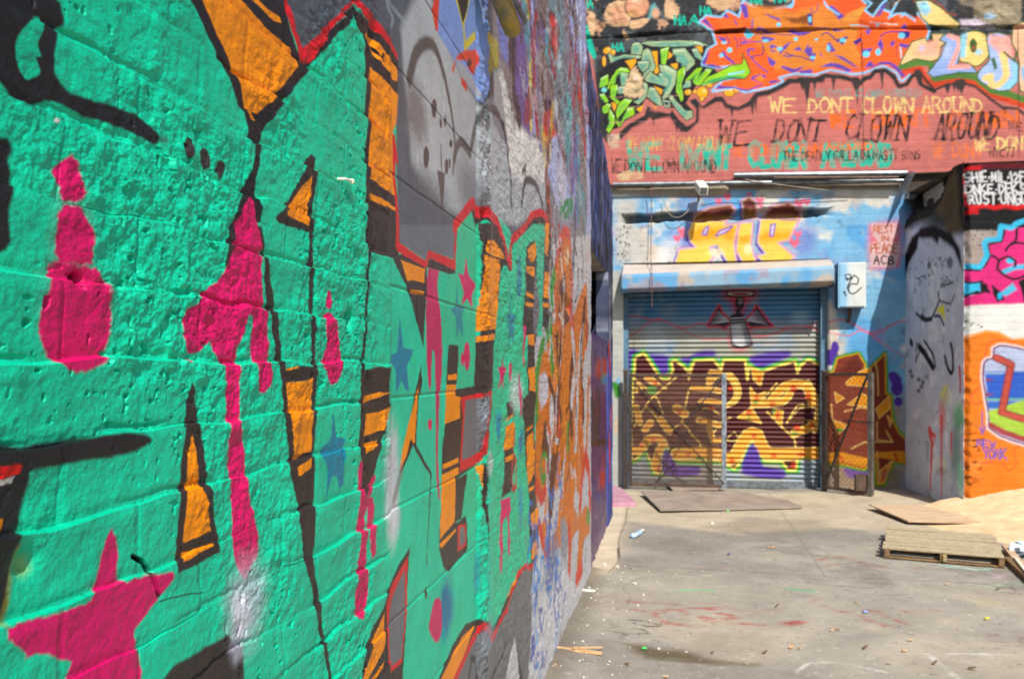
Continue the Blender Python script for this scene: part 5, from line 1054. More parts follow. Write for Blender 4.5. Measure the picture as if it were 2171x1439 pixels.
for tx, x0, x1, a, b_ in (('SHIE.MIL.12F',2050,2176,366,386),('DNKE.DEKS',2050,2178,390,410),('RUST.UNGU',2056,2182,412,433)): K.text(tx, x0, x1, a, b_, 3.1, (232,232,234), jit=.8, slant=-2)
K.org(1700, 340, 3.427)
K.poly([(1120,510),(1450,510),(1440,600),(1350,760),(1150,760),(1120,760)], (172,158,150), .01, spat=.03)
for k in range(16): K.ell(random.uniform(1150,1420), random.uniform(520,640), random.uniform(2,12), random.uniform(2,5), (50,48,48), .006)
ppk = (232,48,132)
K.poly([(1120,770),(1290,800),(1365,690),(1350,610),(1450,590),(1470,490),(1700,490),(2600,500),(2600,1040),(1460,1050),(1120,1060)], ppk, .01)
K.poly([(1120,890),(1300,880),(1300,960),(1120,1010)], (60,196,240), .01)
for q in ([(1290,880),(1340,900),(1360,960),(1300,960)],[(1380,900),(1450,960),(1470,1010),(1420,1030),(1390,980)],[(1570,880),(1700,820),(1700,1060),(1615,1035),(1600,960)],[(1150,990),(1280,945),(1320,970),(1230,975),(1170,1010)]): K.poly(q, (30,26,32), .008)
K.poly([(1440,965),(1530,890),(1560,940),(1480,990)], (90,196,236), .012); K.ell(1437, 985, 16, 26, (40,190,240), .01); K.ell(1515, 728, 32, 24, (70,200,240), .01); K.stroke([(1470,810),(1540,780),(1640,770),(1700,780)], 10*pr, (90,190,232), .012)
for q in ([(1480,655),(1530,600),(1640,610),(1700,640)],[(1560,500),(1555,580),(1530,610)],[(1365,685),(1430,725),(1420,790),(1500,850),(1570,860),(1700,800)],[(1430,730),(1490,700),(1550,730),(1545,770)],[(1155,780),(1290,800),(1365,700),(1352,610),(1450,590),(1470,500)],[(1330,900),(1360,960)],[(1160,850),(1220,890),(1310,880)]): K.stroke(q, 4.5*pr, (30,26,32), .008, sm=2)
K.stroke([(1130,745),(1190,765),(1290,778),(1345,690),(1325,600),(1345,580),(1432,572),(1445,478),(1520,492),(1560,460),(1640,430),(1800,400)], 10*pr, (64,196,240), .01)
K.poly([(1120,1062),(1300,1050),(1460,1044),(2600,1030),(2600,1360),(1500,1330),(1120,1330)], (236,236,230), .012)
for k in range(10): K.ell(random.uniform(1185,1320), random.uniform(1130,1230), random.uniform(3,11), random.uniform(3,9), (30,30,30), .006)
K.poly([(1120,1330),(1190,1290),(1350,1235),(1430,1245),(1520,1300),(1700,1290),(3000,1290),(3000,3200),(1120,3200)], (248,134,40), .012, sm=0)
K.stroke([(1190,1280),(1340,1240),(1430,1250),(1530,1305),(1640,1290)], 4*pr, (252,170,90), .01)
K.org(1700, 720, 3.427)
mot3(K, (252,164,90), 4, .10, .24, 15, .0)
for k in range(40): K.stroke([(random.uniform(1190,1300), y0 := random.uniform(600,1050)), (random.uniform(1190,1330), y0 + random.uniform(-20,30))], 4*pr, random.choice([(60,40,26),(250,150,70),(226,110,30)]), .008, .8)
K.stroke([(1560,10),(1400,0),(1340,60),(1330,160),(1300,330),(1230,400),(1250,470),(1310,450)], 3*pr, (244,90,50), .008, .8, sm=2); K.stroke([(1600,760),(1540,800),(1560,900),(1500,950),(1460,900)], 3*pr, (244,90,50), .008, .7, sm=2)
hand = [(1400,65),(1440,48),(1530,58),(1720,105),(1900,150),(1900,830),(1720,775),(1560,735),(1440,690),(1368,640),(1362,520),(1338,390),(1322,285),(1330,170),(1350,148),(1400,140)]
K.stroke(hand + [hand[0]], 13*pr, (246,236,240), .012); K.stroke(hand + [hand[0]], 7*pr, (122,44,96), .008); K.poly(hand, (186,198,230), .008)
K.poly([(1330,230),(1900,228),(1900,440),(1350,440)], (52,100,206), .01); K.poly([(1330,250),(1440,255),(1520,235),(1330,232)], (150,180,226), .01); K.stroke([(1345,432),(1900,424)], 3*pr, (110,196,120), .008); K.poly([(1350,446),(1900,444),(1900,500),(1352,500)], (58,110,200), .01); K.poly([(1355,520),(1470,480),(1600,440),(1900,440),(1900,830),(1560,700),(1368,620)], (172,208,74), .01)
K.stroke([(1412,130),(1520,180),(1452,525),(1560,560),(1900,650)], 15*pr, (120,40,60), .008); K.stroke([(1412,130),(1520,180),(1452,525),(1560,560),(1900,650)], 11*pr, (196,84,70), .008); K.stroke([(1372,620),(1450,665),(1580,710),(1900,800)], 11*pr, (170,70,76), .008)
for y in (290, 395): K.poly([(1335,y-12),(1400,y),(1340,y+14)], (150,60,80), .008)
K.org(0, 0, 1)
pv2 = (120,96,190)
K.text('NEW', 2072, 2112, 932, 946, 2.6, pv2, jit=1, drop=4); K.text('YORK', 2084, 2136, 950, 970, 2.8, pv2, jit=1, drop=3); K.stroke([(2082,872),(2083,915)], 2.6*pr, pv2, .006); K.stroke([(2076,905),(2083,920),(2089,903)], 2.6*pr, pv2, .006); K.stroke([(2080,981),(2106,979)], 2*pr, (220,90,90), .006)
U, V = K.UU, K.VV
ev, eu, hh, fr = rbond(U, V, .066, .2, 0, 5, .006)
disp = .003 * sstep(.001, .007, np.minimum(ev, eu)) + .007 * fbm(U, V, 10, 4, .55, 7) + .002 * fbm(U, V, 60, 2, .5, 9)
edge = sstep(.10, 0, U - XR - .05 * vnoise(U, V, 14, 3)) if False else (1 - sstep(0, .05, U - XR - .03 * (vnoise(U, V, 18, 3) - .2)))
disp -= edge * .05
right = grid_mesh('mural_wall', np.stack([U, YR - disp, V], -1), RW.col, M['back']); tag(right, 'projecting brick wall at the right painted black, pink, white and orange', 'wall')
# shaded flank
Lf = math.hypot(PL1.x - PL0.x, PL1.y - PL0.y)
FU = np.arange(0, Lf + .03, .014); FV = np.arange(-.05, RT + .02, .0095)
FC = Canvas(FU, FV, on_flank, 2.0, .005, 18); K = FC
K.fill((150,155,164)); K.org(1700, 340, 3.427); mot3(K, (176,180,186), 5, .06, .2, 5, .6); mot3(K, (96,98,104), 9, .18, .3, 9, .6)
K.poly([(600,-80),(1400,-80),(1400,480),(1160,540),(950,440),(820,470),(600,640)], (30,26,23), .06); mot_top = None
K.poly([(1020,150),(1120,60),(1160,500),(1080,560),(960,430)], (66,56,38), .06); K.cloud(850, 330, 90, 70, (52,46,38), .8); K.cloud(1060, 300, 50, 160, (64,50,28), .6)
K.poly([(690,60),(1040,40),(1000,230),(880,260),(790,330),(720,240)], (13,12,12), .05)
K.cloud(960, 470, 130, 60, (36,46,46), .8)
K.poly([(738,880),(745,700),(800,560),(870,490),(960,470),(1080,520),(1150,640),(1165,800),(1140,740),(1100,640),(1000,565),(988,610),(940,565),(850,565),(842,640),(780,740),(748,870)], (9,9,10), .03)
K.poly([(975,1090),(1030,1042),(1043,1180),(1012,1112)], (206,172,40), .01); K.stroke([(965,1130),(1000,1130),(1030,1195)], 6*pr, (30,28,28), .012)
for q, w_ in (([(992,960),(1000,1015),(970,1090),(940,1150),(880,1158),(830,1110)],7),([(1000,1020),(1080,1045),(1110,980)],4),([(1010,915),(1100,885)],4),([(870,1130),(900,1160),(940,1150)],10)): K.stroke(q, w_*pr, (30,29,32), .014)
for k in range(60):
    x, y = random.gauss(960, 90), random.uniform(700, 900); K.ell(x, y, random.uniform(2, 9), random.uniform(3, 9), (60,60,66), .01, .8)
for (x, y, rx, ry) in ((1075,745,22,45),(925,760,14,30),(890,845,14,14),(1060,1090,10,16)): K.ell(x, y, rx, ry, (58,60,66), .02, .8)
K.org(1700, 720, 3.427)
for q, w_ in (([(835,20),(830,160),(860,60),(900,90)],5),([(850,50),(900,110),(950,200)],16),([(890,10),(950,100),(968,200)],7),([(1040,120),(1060,200),(1085,245),(1100,200),(1090,60),(1080,30)],9),([(790,10),(800,30)],14)): K.stroke(q, w_*pr, (26,25,28), .012, sm=2)
for (x, y) in ((790,230),(800,265),(850,290),(880,310),(870,340),(850,370)): K.ell(x, y, 14, 16, (50,50,54), .014, .8)
K.cloud(1020, 560, 40, 180, (170,90,90), .7); K.cloud(1040, 400, 50, 100, (170,160,90), .6); K.cloud(1140, 560, 60, 150, (70,140,90), .8); K.cloud(1120, 820, 60, 330, (60,100,90), .7); K.cloud(1150, 1000, 30, 160, (90,170,140), .7)
for q, w_, w2, c in (([(930,650),(945,760),(940,900),(935,1090)],16,5,(186,26,26)),([(1012,560),(1015,800),(1015,1130)],10,5,(190,34,30)),([(1085,680),(1090,850)],9,3,(170,40,60)),([(945,680),(970,700),(950,770)],10,4,(186,26,26)),([(1145,200),(1150,380)],10,6,(150,50,70)),([(1055,330),(1010,410)],6,4,(200,190,60)),([(1035,880),(1035,960)],4,3,(196,190,70)),([(1050,690),(1052,800)],14,8,(176,190,206))): K.stroke(q, w_*pr, c, .014, .9, w1=w2*pr)
U, V = K.UU, K.VV
disp = .012 * fbm(U, V, 8, 4, .55, 7) + .004 * fbm(U, V, 50, 3, .5, 9)
# crumbled cavity at its top
cu0, cz0 = on_flank(1945, 400); cav = np.exp(-(((U - cu0) / .55) ** 4 + ((V - cz0) / .22) ** 4)); disp = disp - cav * (.16 + .3 * fbm(U, V, 6, 4, .6, 31)) + sstep(on_flank(1980, 490)[1], on_flank(1980, 470)[1], V) * .05 * fbm(U, V, 7, 4, .6, 35)
ex, ey = (PL1.x - PL0.x) / Lf, (PL1.y - PL0.y) / Lf
nx, ny = ey, -ex      # towards the alley
if nx > 0: nx, ny = -nx, -ny
Ue = np.clip(U, 0, Lf)
fx = PL0.x + Ue * ex + nx * disp; fy = PL0.y + Ue * ey + ny * disp
grid_mesh('shaded_flank', np.stack([fx, fy, V], -1), FC.col, M['back'], right, flip=True)
b = MB(); b.add([(XR, YR - .005, RT), (7, YR - .005, RT), (7, D, RT), (2.47, D, RT)], [(0,1,2,3)]); b.build('roof_slab', M['soot'], right)
b = MB(); b.prism([(XR + .03, YR + .06), (6.9, YR + .06), (6.9, D - .1), (2.62, D - .1)], 'z', 0, RT - .02); b.build('wall_core', M['concrete'], right)

# =================================================================== SIDE WALL BEYOND THE GRAFFITI WALL
side = empty('side_wall', (-A - .1, 6.5, 0), 'dark blue side wall with a black opening and a purple base beyond the graffiti wall', 'wall')
Us = np.arange(5.3, 7.12, .012); Vs = np.arange(-.03, 1.56, .01)
SWC = Canvas(Us, Vs, on_left, .48, .004, 20); K = SWC; K.fill((92,36,124)); K.org(1240, 740, 3.598)
K.poly([(60,300),(130,300),(120,700),(60,720)], (40,44,76), .04); K.poly([(100,80),(175,70),(175,330),(150,220),(80,200)], (206,36,44), .03); K.poly([(60,20),(110,20),(90,90),(60,100)], (60,30,90), .03)
K.poly([(125,240),(150,190),(178,200),(178,280)], (60,170,90), .03); K.ell(162, 235, 12, 40, (50,140,220), .03); K.poly([(110,980),(150,850),(172,830),(168,1050),(110,1060)], (222,30,34), .04); K.poly([(165,820),(200,820),(185,1060),(165,1060)], (60,110,200), .03)
K.poly([(176,60),(215,60),(212,830),(172,830)], (104,116,200), .03); K.poly([(165,1060),(200,1060),(190,1190),(165,1190)], (170,80,110), .03)
K.stroke([(70,720),(170,705)], .05, (16,14,24), .01)
for k in range(30):
    u0, v0 = random.uniform(5.6, 7.3), random.uniform(.1, 1.5); K.stroke(catmull([(u0, v0), (u0 + random.uniform(-.2,.2), v0 - random.uniform(-.1,.25)), (u0 + random.uniform(-.3,.3), v0 - random.uniform(0,.3))], False, 3), random.uniform(.02,.07), random.choice([(206,36,44),(60,30,90),(120,60,150),(150,40,120),(50,44,90),(70,90,190)]), .02, .7, raw=True)
U, V = K.UU, K.VV; disp = .02 * fbm(U, V, 9, 4, .5, 3); XX = -A - .01 + disp; XX[:, -1] = -A - .3; 
grid_mesh('purple_base', np.stack([XX, U, V], -1), K.col, M['wall'], side)
b = MB(); b.box((-A - .19, 6.2, .77), (.30, 1.8, 1.5)); b.build('base_core', M['dark'], side)
Us = np.arange(5.1, 8.05, .014); Vs = np.arange(2.12, 3.62, .012)
SU = Canvas(Us, Vs, on_left, .85, .004, 20); K = SU; K.fill((52,62,96))
mot3(K, (96,108,160), 7, .06, .2, 3, .9); mot3(K, (26,28,36), 5, .0, .14, 7, .95); mot3(K, (120,110,120), 12, .16, .24, 12, .8); mot3(K, (60,96,190), 6, .18, .26, 15, .9)
for k in range(26):
    u0 = random.uniform(5.4, 8.0); K.stroke([(u0, random.uniform(2.2, 3.4)), (u0 + random.uniform(-.1, .1), random.uniform(2.1, 3.0))], random.uniform(.02, .06), random.choice([(30,30,36),(70,84,140),(120,126,170),(40,60,130),(80,74,80)]), .012, .8, raw=True)
U, V = K.UU, K.VV
top = 3.45 - (U - 5.2) * .19
XX = -A - .02 + .02 * fbm(U, V, 6, 4, .6, 3); Vt = np.minimum(V, top + .02 * fbm(U, V * 0, 4, 3, .6, 2)); XX[:, -1] = -A - .4; XX = np.where(V > top + .02, -A - .1, XX)
grid_mesh('blue_slab', np.stack([XX, U, Vt], -1), K.col, M['back'], side)
b = MB(); b.add([(-A - .02, 5.3, 2.125), (-A - .02, 8.03, 2.125), (-A - .5, 8.03, 2.125), (-A - .5, 5.3, 2.125)], [(0,1,2,3)]); b.build('slab_soffit', M['concrete'], side)
b = MB(); b.prism([(5.3, 2.13), (8.0, 2.13), (8.0, 2.80), (5.3, 3.30)], 'x', -A - .5, -A - .07); b.build('slab_core', M['dark'], side)
b = MB(); b.box((-1.15, 6.6, 1.9), (.1, 3.4, 3.8)); b.box((-.86, 7.8, 1.3), (.60, .1, 2.6)); b.build('black_backing', M['dark'], side)  # black boxes stand in for the darkness of the room behind the opening
pU = np.arange(7.1, 7.7, .012); pV = np.arange(-.03, 2.13, .012)
PO = Canvas(pU, pV, on_left, .8, .006, 20); K = PO; K.fill((70,76,100)); mot3(K, (150,154,170), 7, .0, .2, 3, .9); mot3(K, (30,30,40), 6, .05, .2, 8, .9)
lowp = (1 - sstep(1.3, 1.5, K.VV + .1 * fbm(K.UU, K.VV, 5, 2, .5, 3)))[..., None]; K.col = K.col * (1 - lowp) + C(84,92,168,.66) * lowp
K.org(0, 0, 1)
for q in ([(1291,735),(1293,780)],[(1292,930),(1293,1010)],[(1296,870),(1295,900)]): K.stroke(q, .12, (206,50,50), .03)
K.stroke([(1297,960),(1297,1030)], .1, (80,140,220), .03)
for k in range(24): u0, v0 = random.uniform(7.1, 7.7), random.uniform(.1, 2.1); K.stroke([(u0, v0), (u0 + random.uniform(-.03,.03), v0 - random.uniform(.05,.3))], random.uniform(.01,.03), random.choice([(170,176,206),(50,50,80),(140,150,220),(40,40,50)]), .008, .7, raw=True)
XX = -A + .0 + .012 * fbm(K.UU, K.VV, 9, 4, .6, 3); XX[:, -1] = -A - .3; XX[:, 0] = -A - .1
grid_mesh('end_post', np.stack([XX, K.UU, K.VV], -1), K.col, M['back'], side)
pp_ = [on_ground(*q) for q in ((1283,1074),(1349,1073),(1338,1058),(1318,1040),(1300,1034))]
pp_ = [(-A - .12, pp_[0][1])] + pp_ + [(-A - .12, pp_[-1][1])]
b = MB(); b.prism(pp_, 'z', -.03, .035)
tag(b.build('concrete_plinth', M['pink'], bevel=.01), 'low pink painted concrete plinth at the foot of the purple wall', 'plinth')
# =================================================================== GROUND
def gz(x, y):
    """height of the yard floor"""
    r_ = sstep(.9, 2.6, x) * sstep(7.2, 9.4, y) * .06
    l_ = .055 * (1 - sstep(-.45, .1, x)) * (1 - sstep(3.6, 5.4, y))
    return r_ + l_
gX = np.concatenate([np.linspace(-40, -.75, 18), np.arange(-.7, 3.8, .0075), np.linspace(3.85, 45, 24)])
gY = np.concatenate([np.linspace(-40, 2.9, 24), np.arange(2.95, 9.75, .0105), np.linspace(9.9, 45, 12)])
GC = Canvas(gX, gY, on_ground, .76, .012, 9); K = GC
K.fill((168,162,149))
mot3(K, (150,144,134), .8, .0, .2, 3, .9); mot3(K, (206,190,164), 1.1, .08, .25, 9, .8); mot3(K, (128,122,112), 2.2, .12, .3, 14, .6); mot3(K, (120,112,98), 16, .22, .32, 17, .4); mot3(K, (206,198,182), 22, .24, .32, 19, .5)
K.org(0, 0, 1)
K.poly([(1256,1230),(1256,1040),(1330,1040),(1700,1045),(1960,1060),(2171,1080),(2171,1140),(1800,1120),(1560,1130),(1330,1105),(1310,1170)], (204,188,160), .12, .75)
K.poly([(1256,1075),(1325,1070),(1312,1150),(1310,1195),(1290,1215),(1256,1222)], (214,198,172), .03, .9)
K.stroke([(1330,1075),(1327,1100),(1312,1145),(1311,1168),(1312,1190),(1290,1212)], .009, (120,108,94), .006); K.stroke([(1310,1145),(1390,1140),(1480,1144),(1700,1147)], .012, (132,122,108), .01, .7); K.stroke([(1312,1160),(1311,1180)], .018, (80,74,66), .008)
K.org(1140, 1020, 3.434)
K.poly([(640,1220),(760,1210),(900,1230),(1050,1220),(1250,1280),(1500,1310),(1600,1330),(1500,1340),(1250,1320),(1000,1290),(800,1310),(700,1270)], (98,84,60), .05, .85); K.stroke([(850,1300),(1100,1300),(1600,1330)], .02, (104,94,74), .02, .8)
rdg = (170,84,78)
rk = random.Random(21)
for k in range(14):
    x, y = rk.uniform(-.4, 3.0), rk.uniform(3.3, 8.8); a = rk.uniform(0, 6.28); pts = [(x, y)]
    for j in range(rk.randint(5, 12)): a += rk.uniform(-.6, .6); pts.append((pts[-1][0] + .09 * math.cos(a), pts[-1][1] + .09 * math.sin(a)))
    K.stroke(pts, .006, (104,96,84), .004, .75, w1=.002, raw=True)
K.stroke([(-.2, 5.72), (1.0, 5.66), (2.6, 5.6), (4, 5.5)], .012, (116,108,96), .008, .7, raw=True); K.stroke([(1.05, 9.4), (1.0, 6.5), (.98, 5.66)], .01, (122,114,100), .008, .55, raw=True)
for (x, y, r) in ((.3, 4.3, .35), (1.5, 4.0, .5), (.9, 7.3, .5), (2.0, 5.2, .4), (.1, 6.4, .3)):
    pts = [(x + r * (1 + rk.uniform(-.3, .3)) * math.cos(t), y + r * (1 + rk.uniform(-.3, .3)) * math.sin(t)) for t in np.linspace(0, 6.0, 14)]
    K.poly(catmull(pts, True, 3), rk.choice([(140,134,122),(126,120,110),(196,184,162)]), .09, .4, raw=True)
K.worn = (.18 + .82 * sstep(.42, .62, fbm(K.UU, K.VV, 15, 4, .65, 33) + .5)).astype(np.float32)
for q, w_ in (([(490,890),(620,880),(980,890)],.04),([(980,930),(860,960),(860,1000),(960,1040),(1200,1045)],.045),([(560,920),(700,945),(860,960)],.03),([(1060,960),(1060,930),(1200,925),(1390,915)],.07),([(1200,985),(1300,1000),(1440,990),(1400,970),(1310,965)],.05),([(1240,1010),(1350,1025),(1480,1040)],.04),([(1000,885),(1300,880),(1480,940),(1780,925)],.025),([(1400,1020),(1700,1045),(1880,1020)],.035)): K.stroke(q, w_, rdg, .018, .7, sm=2)
K.stroke([(990,790),(1100,785),(1270,790)], .04, (110,196,130), .03, .7); K.stroke([(1100,600),(1250,570),(1400,580)], .04, (160,176,186), .03, .6); K.stroke([(740,660),(1000,690),(1250,680)], .03, (206,190,166), .03, .7)
for q, w_ in (([(665,1030),(760,1030),(900,1050),(800,1070),(690,1050)],.022),([(680,1100),(760,1095),(820,1120),(740,1130)],.022),([(480,1132),(640,1138),(950,1135)],.012),([(610,1140),(680,1160),(800,1145)],.012)): K.stroke(q, w_, (84,80,76), .008, .85, sm=2)
K.org(1660, 1020, 3.434)
for q, w_ in (([(220,570),(420,545),(560,580),(660,610),(820,630)],.035),([(320,600),(470,600)],.03),([(560,970),(640,1010),(760,1050)],.05),([(620,940),(700,945),(800,990),(910,1030)],.06),([(300,905),(430,940),(540,970)],.04),([(0,1040),(120,1020)],.07),([(880,940),(1150,940)],.03),([(950,630),(1010,632)],.04),([(180,880),(260,860)],.03)): K.stroke(q, w_, rdg, .02, .65, sm=2)
K.stroke([(50,780),(210,795)], .05, (90,176,130), .03, .7); K.stroke([(1050,1250),(1180,1350),(1290,1439)], .03, (216,214,206), .012, .85); K.stroke([(1200,1250),(1450,1248),(1755,1256)], .014, (220,218,210), .006, .8); K.stroke([(100,1390),(180,1320),(330,1305),(560,1340),(745,1385)], .02, (216,212,202), .008, .85, sm=2); K.stroke([(1300,1300),(1430,1335)], .02, (216,212,204), .01, .7)
K.stroke([(1150,610),(1290,625),(1480,640),(1530,620)], .05, (150,200,180), .02, .8); K.stroke([(1270,615),(1400,640)], .03, (214,226,220), .014, .8); K.stroke([(1500,660),(1600,680),(1560,700)], .035, (226,170,206), .014, .8); K.stroke([(1470,760),(1760,740)], .06, (150,190,150), .03, .5)
for q in ([(1510,755),(1600,770),(1690,790)],[(1540,790),(1640,760),(1700,800)],[(1360,755),(1420,760)],[(1580,800),(1740,815)]): K.stroke(q, .014, (60,56,54), .006, .85, sm=2)
K.stroke([(0,720),(300,745),(620,770),(760,770)], .018, (110,104,94), .01, .7); K.stroke([(580,830),(900,820)], .02, (120,114,106), .012, .6); K.cloud(1640, 1140, 160, 50, (126,86,110), .5); K.cloud(1500, 880, 120, 30, (186,180,130), .4)
K.worn = None
mot3(K, (90,84,76), 40, .22, .3, 41, .5); mot3(K, (212,206,194), 52, .25, .31, 45, .55)
litt = (1 - sstep(-.47, -.33, K.UU + .06 * fbm(K.UU, K.VV, 8, 3, .6, 6)))[..., None] * .55 * (K.VV < 5.6)[..., None]; K.col = K.col * (1 - litt) + C(96,86,70,.8) * litt
U, V = K.UU, K.VV
Z = gz(U, V) + .008 * fbm(U, V, 1.3, 4, .5, 3) + .0035 * fbm(U, V, 18, 3, .55, 5) - .004
# bank of debris blown against the wall foot
Z = Z + .02 * (1 - sstep(-.49, -.38, U)) * (vnoise(U, V, 6, 8)) * (V < 5.6)
g = grid_mesh('ground', np.stack([U, V, Z], -1), GC.col, M['ground']); tag(g, kind='structure')
def on_yard(px, py, dz=0.0):
    z = 0.0
    for _ in range(4):
        x, y = on_ground(px, py, z + dz); z = float(gz(np.array(x), np.array(y)))
    return Vector((x, y, z + dz))
# sand
sx = np.linspace(1.7, 7.0, 220); sy = np.linspace(6.3, 8.32, 120); SU_, SV_ = np.meshgrid(sx, sy)
hs = .20 * sstep(2.2, 3.3, SU_ + .25 * (SV_ - 8.0)) * sstep(6.9, 8.35, SV_) + .05 * sstep(2.0, 2.9, SU_ + .4 * (SV_ - 7.4)) * sstep(6.5, 7.4, SV_)
hs = hs + .022 * fbm(SU_, SV_, 3, 4, .55, 9) * sstep(.01, .06, hs) + .012 * fbm(SU_, SV_, 14, 3, .55, 12) * sstep(.01, .06, hs)
sand = grid_mesh('sand_heap', np.stack([SU_, SV_, gz(SU_, SV_) + hs - .012], -1), None, M['sand']); tag(sand, 'pale beige sand heaped along the foot of the orange wall', 'sand pile')

# =================================================================== THINGS ON THE GROUND
def sheet(name, pxs, th, mat, label, cat, lift=.006, warp=0):
    b = MB(); P_ = [on_yard(*p) for p in pxs]; zz = max(p.z for p in P_) + lift
    top = [Vector((p.x, p.y, (p.z if warp else zz) + lift + th)) for p in P_]
    if warp:
        top = [t + Vector((0, 0, w_)) for t, w_ in zip(top, warp)]
    n = len(top); b.add([*top, *[t - Vector((0, 0, th)) for t in top]], [tuple(range(n)), tuple(range(2*n-1, n-1, -1))] + [(i, (i+1) % n, n + (i+1) % n, n + i) for i in range(n)])
    o = b.build(name, M[mat]); tag(o, label, cat); return o
sheet('steel_plate', [(1359,1051),(1400,1087),(1540,1083),(1702,1078),(1668,1062),(1560,1047)], .012, 'plate', 'large rusty steel plate with a raised left corner in front of the shutter', 'metal plate', .006, [.035,.012,.003,.0,.0,.012])
sheet('steel_plate', [(1412,1030),(1427,1045),(1523,1043),(1515,1030)], .01, 'plate', 'small steel plate against the foot of the left gate leaf', 'metal plate', .012)
sheet('plywood_sheet', [(1842,1080),(1925,1112),(2100,1118),(2062,1098),(1958,1080)], .012, 'ply', 'thin orange-brown plywood sheet half buried in sand behind the pallet', 'plywood', .01, [.03,.012,.02,.03,.02])
# pallet
pc = Vector((1.469, 6.248, 0)); ang = math.atan2(-.185, .705); W_, Dp, Hh = .735, .87, .078
pal = empty('pallet', pc, 'weathered grey wooden pallet lying by the sand with a yellow marked block', 'pallet')
RR = Matrix.Rotation(ang, 3, 'Z')
def pb(name, cx, cy, cz, sx_, sy_, sz_, mat='wood', jit=.002, yaw=0):
    b = MB(); b.box((0, 0, 0), (sx_, sy_, sz_), None, jit); R_ = RR @ Matrix.Rotation(yaw, 3, 'Z')
    b.v = [tuple(pc + RR @ Vector((cx, cy, cz)) + R_ @ Vector(v)) for v in b.v]
    return b.build(name, M[mat], pal, bevel=.0015)
for k in range(7):
    pb('deck_board', W_ / 2 + random.uniform(-.008, .008), .05 + k * (Dp - .10) / 6, Hh - .007 + random.uniform(-.001, .001), W_ + random.uniform(-.016, .016), .086, .013, random.choice(['wood', 'wood', 'oldwood'] if k not in (0, 3) else ['wood']), yaw=random.uniform(-.008, .008))
for k, xx in enumerate((.022, W_ / 2, W_ - .022)): pb('stringer', xx, Dp / 2, .038, .034, Dp - .012, .048, 'oldwood')
for k in range(4): pb('base_board', W_ / 2, .045 + k * (Dp - .09) / 3, .0072, W_, .07, .011, 'oldwood')
pb('marked_block', W_ / 2 + .012, -.004, .038, .022, .01, .05, 'yellow')
# scraps at the right of the pallet
def plank(p, q, w_, t_, mat, label, cat, name='wood_scrap', lift=.01):
    b = MB(); a_, b_ = on_yard(*p) + Vector((0, 0, lift)), on_yard(*q) + Vector((0, 0, lift)); b.bar(a_, b_, w_, t_); o = b.build(name, M[mat], bevel=.001); tag(o, label, cat); return o
plank((2132,1166), (2164,1206), .05, .02, 'ply', 'brown board scrap leaning against the right end of the pallet', 'wood scrap', 'board_scrap', .03)
plank((2136,1190), (2190,1240), .05, .04, 'oldwood', 'dark broken board lying at the right edge beyond the pallet', 'wood scrap', 'board_scrap', .014)
plank((2152,1196), (2186,1240), .018, .012, 'white', 'white painted stick lying on the broken board at the right edge', 'stick', 'stick', .045)
b = MB(); cc = on_yard(2166, 1178)
for k in range(9): b.box(cc + Vector((random.uniform(-.06, .08), random.uniform(-.06, .06), .02 + random.uniform(0, .05))), (.09, .06, .012), Matrix.Rotation(random.uniform(-1, 1), 3, 'X') @ Matrix.Rotation(random.uniform(0, 3), 3, 'Z'), .012)
tag(b.build('crumpled_paper', noisy_mat('blue_white_paper', (150,180,206), (226,232,236), 26, .8, 0, .2, .002)), 'crumpled white and blue paper at the right edge beside the pallet', 'litter')
# squashed bottle
M['bottle'] = noisy_mat('milky_blue_plastic', (90,160,222), (226,236,244), 26, .25, 0, .3, .003)
p = on_yard(1340, 1140); q = on_yard(1362, 1128); b = MB(); d_ = (q - p); nP = 9
b.tube([p + d_ * t + Vector((0, 0, .024 + .004 * math.sin(9 * t))) for t in (0, .05, .25, .45, .6, .75, .82, .9, 1)], [.018, .026, .028, .022, .027, .022, .012, .011, .011], 10)
zb_ = min(v[2] for v in b.v); b.v = [(v[0] + random.uniform(-.004, .004), v[1] + random.uniform(-.004, .004), zb_ + (v[2] - zb_) * .62 + random.uniform(-.003, .003)) for v in b.v]
bo = b.build('plastic_bottle', M['bottle'], smooth=True); tag(bo, 'crushed clear plastic bottle with a blue label on the concrete', 'bottle')
b = MB(); b.tube([q + Vector((0, 0, .016)), q + d_.normalized() * .014 + Vector((0, 0, .016))], .011, 10); b.build('cap', M['white'], bo)
# splinters and litter
plank((1178,1375), (1276,1387), .018, .012, 'chip', 'longest pale wood splinter, beside the foot of the graffiti wall', 'splinter', 'wood_splinter', .006)
plank((1214,1380), (1278,1379), .008, .007, 'chip', 'thin splinter lying against the longest splinter near the graffiti wall', 'splinter', 'wood_splinter', .016)
plank((1231,1252), (1262,1254), .03, .008, 'white', 'flat white plastic scrap by the end of the graffiti wall', 'litter', 'plastic_scrap', .006)
chips = [(1632,1161,18),(1640,1163,12),(1815,1276,10),(1622,1383,10),(1678,1373,12),(1777,1335,14),(1765,1340,10),(1677,1373,10),(1834,1375,12),(1893,1358,26),(1930,1356,16),(1847,1305,18),(1411,1434,16),(1335,1428,14),(1175,1413,12),(1170,1424,14),(1330,1408,10),(1808,1389,12),(1885,1407,14),(1968,1349,14),(2060,1417,22),(2160,1406,20),(1918,1379,14),(1868,1347,14),(1982,1407,10),(1300,1424,8),(1510,1386,10),(1533,1401,10),(2008,1238,14),(1710,1275,12),(1647,1286,10),(1713,1380,10),(1695,1374,8)]
rc = random.Random(3)
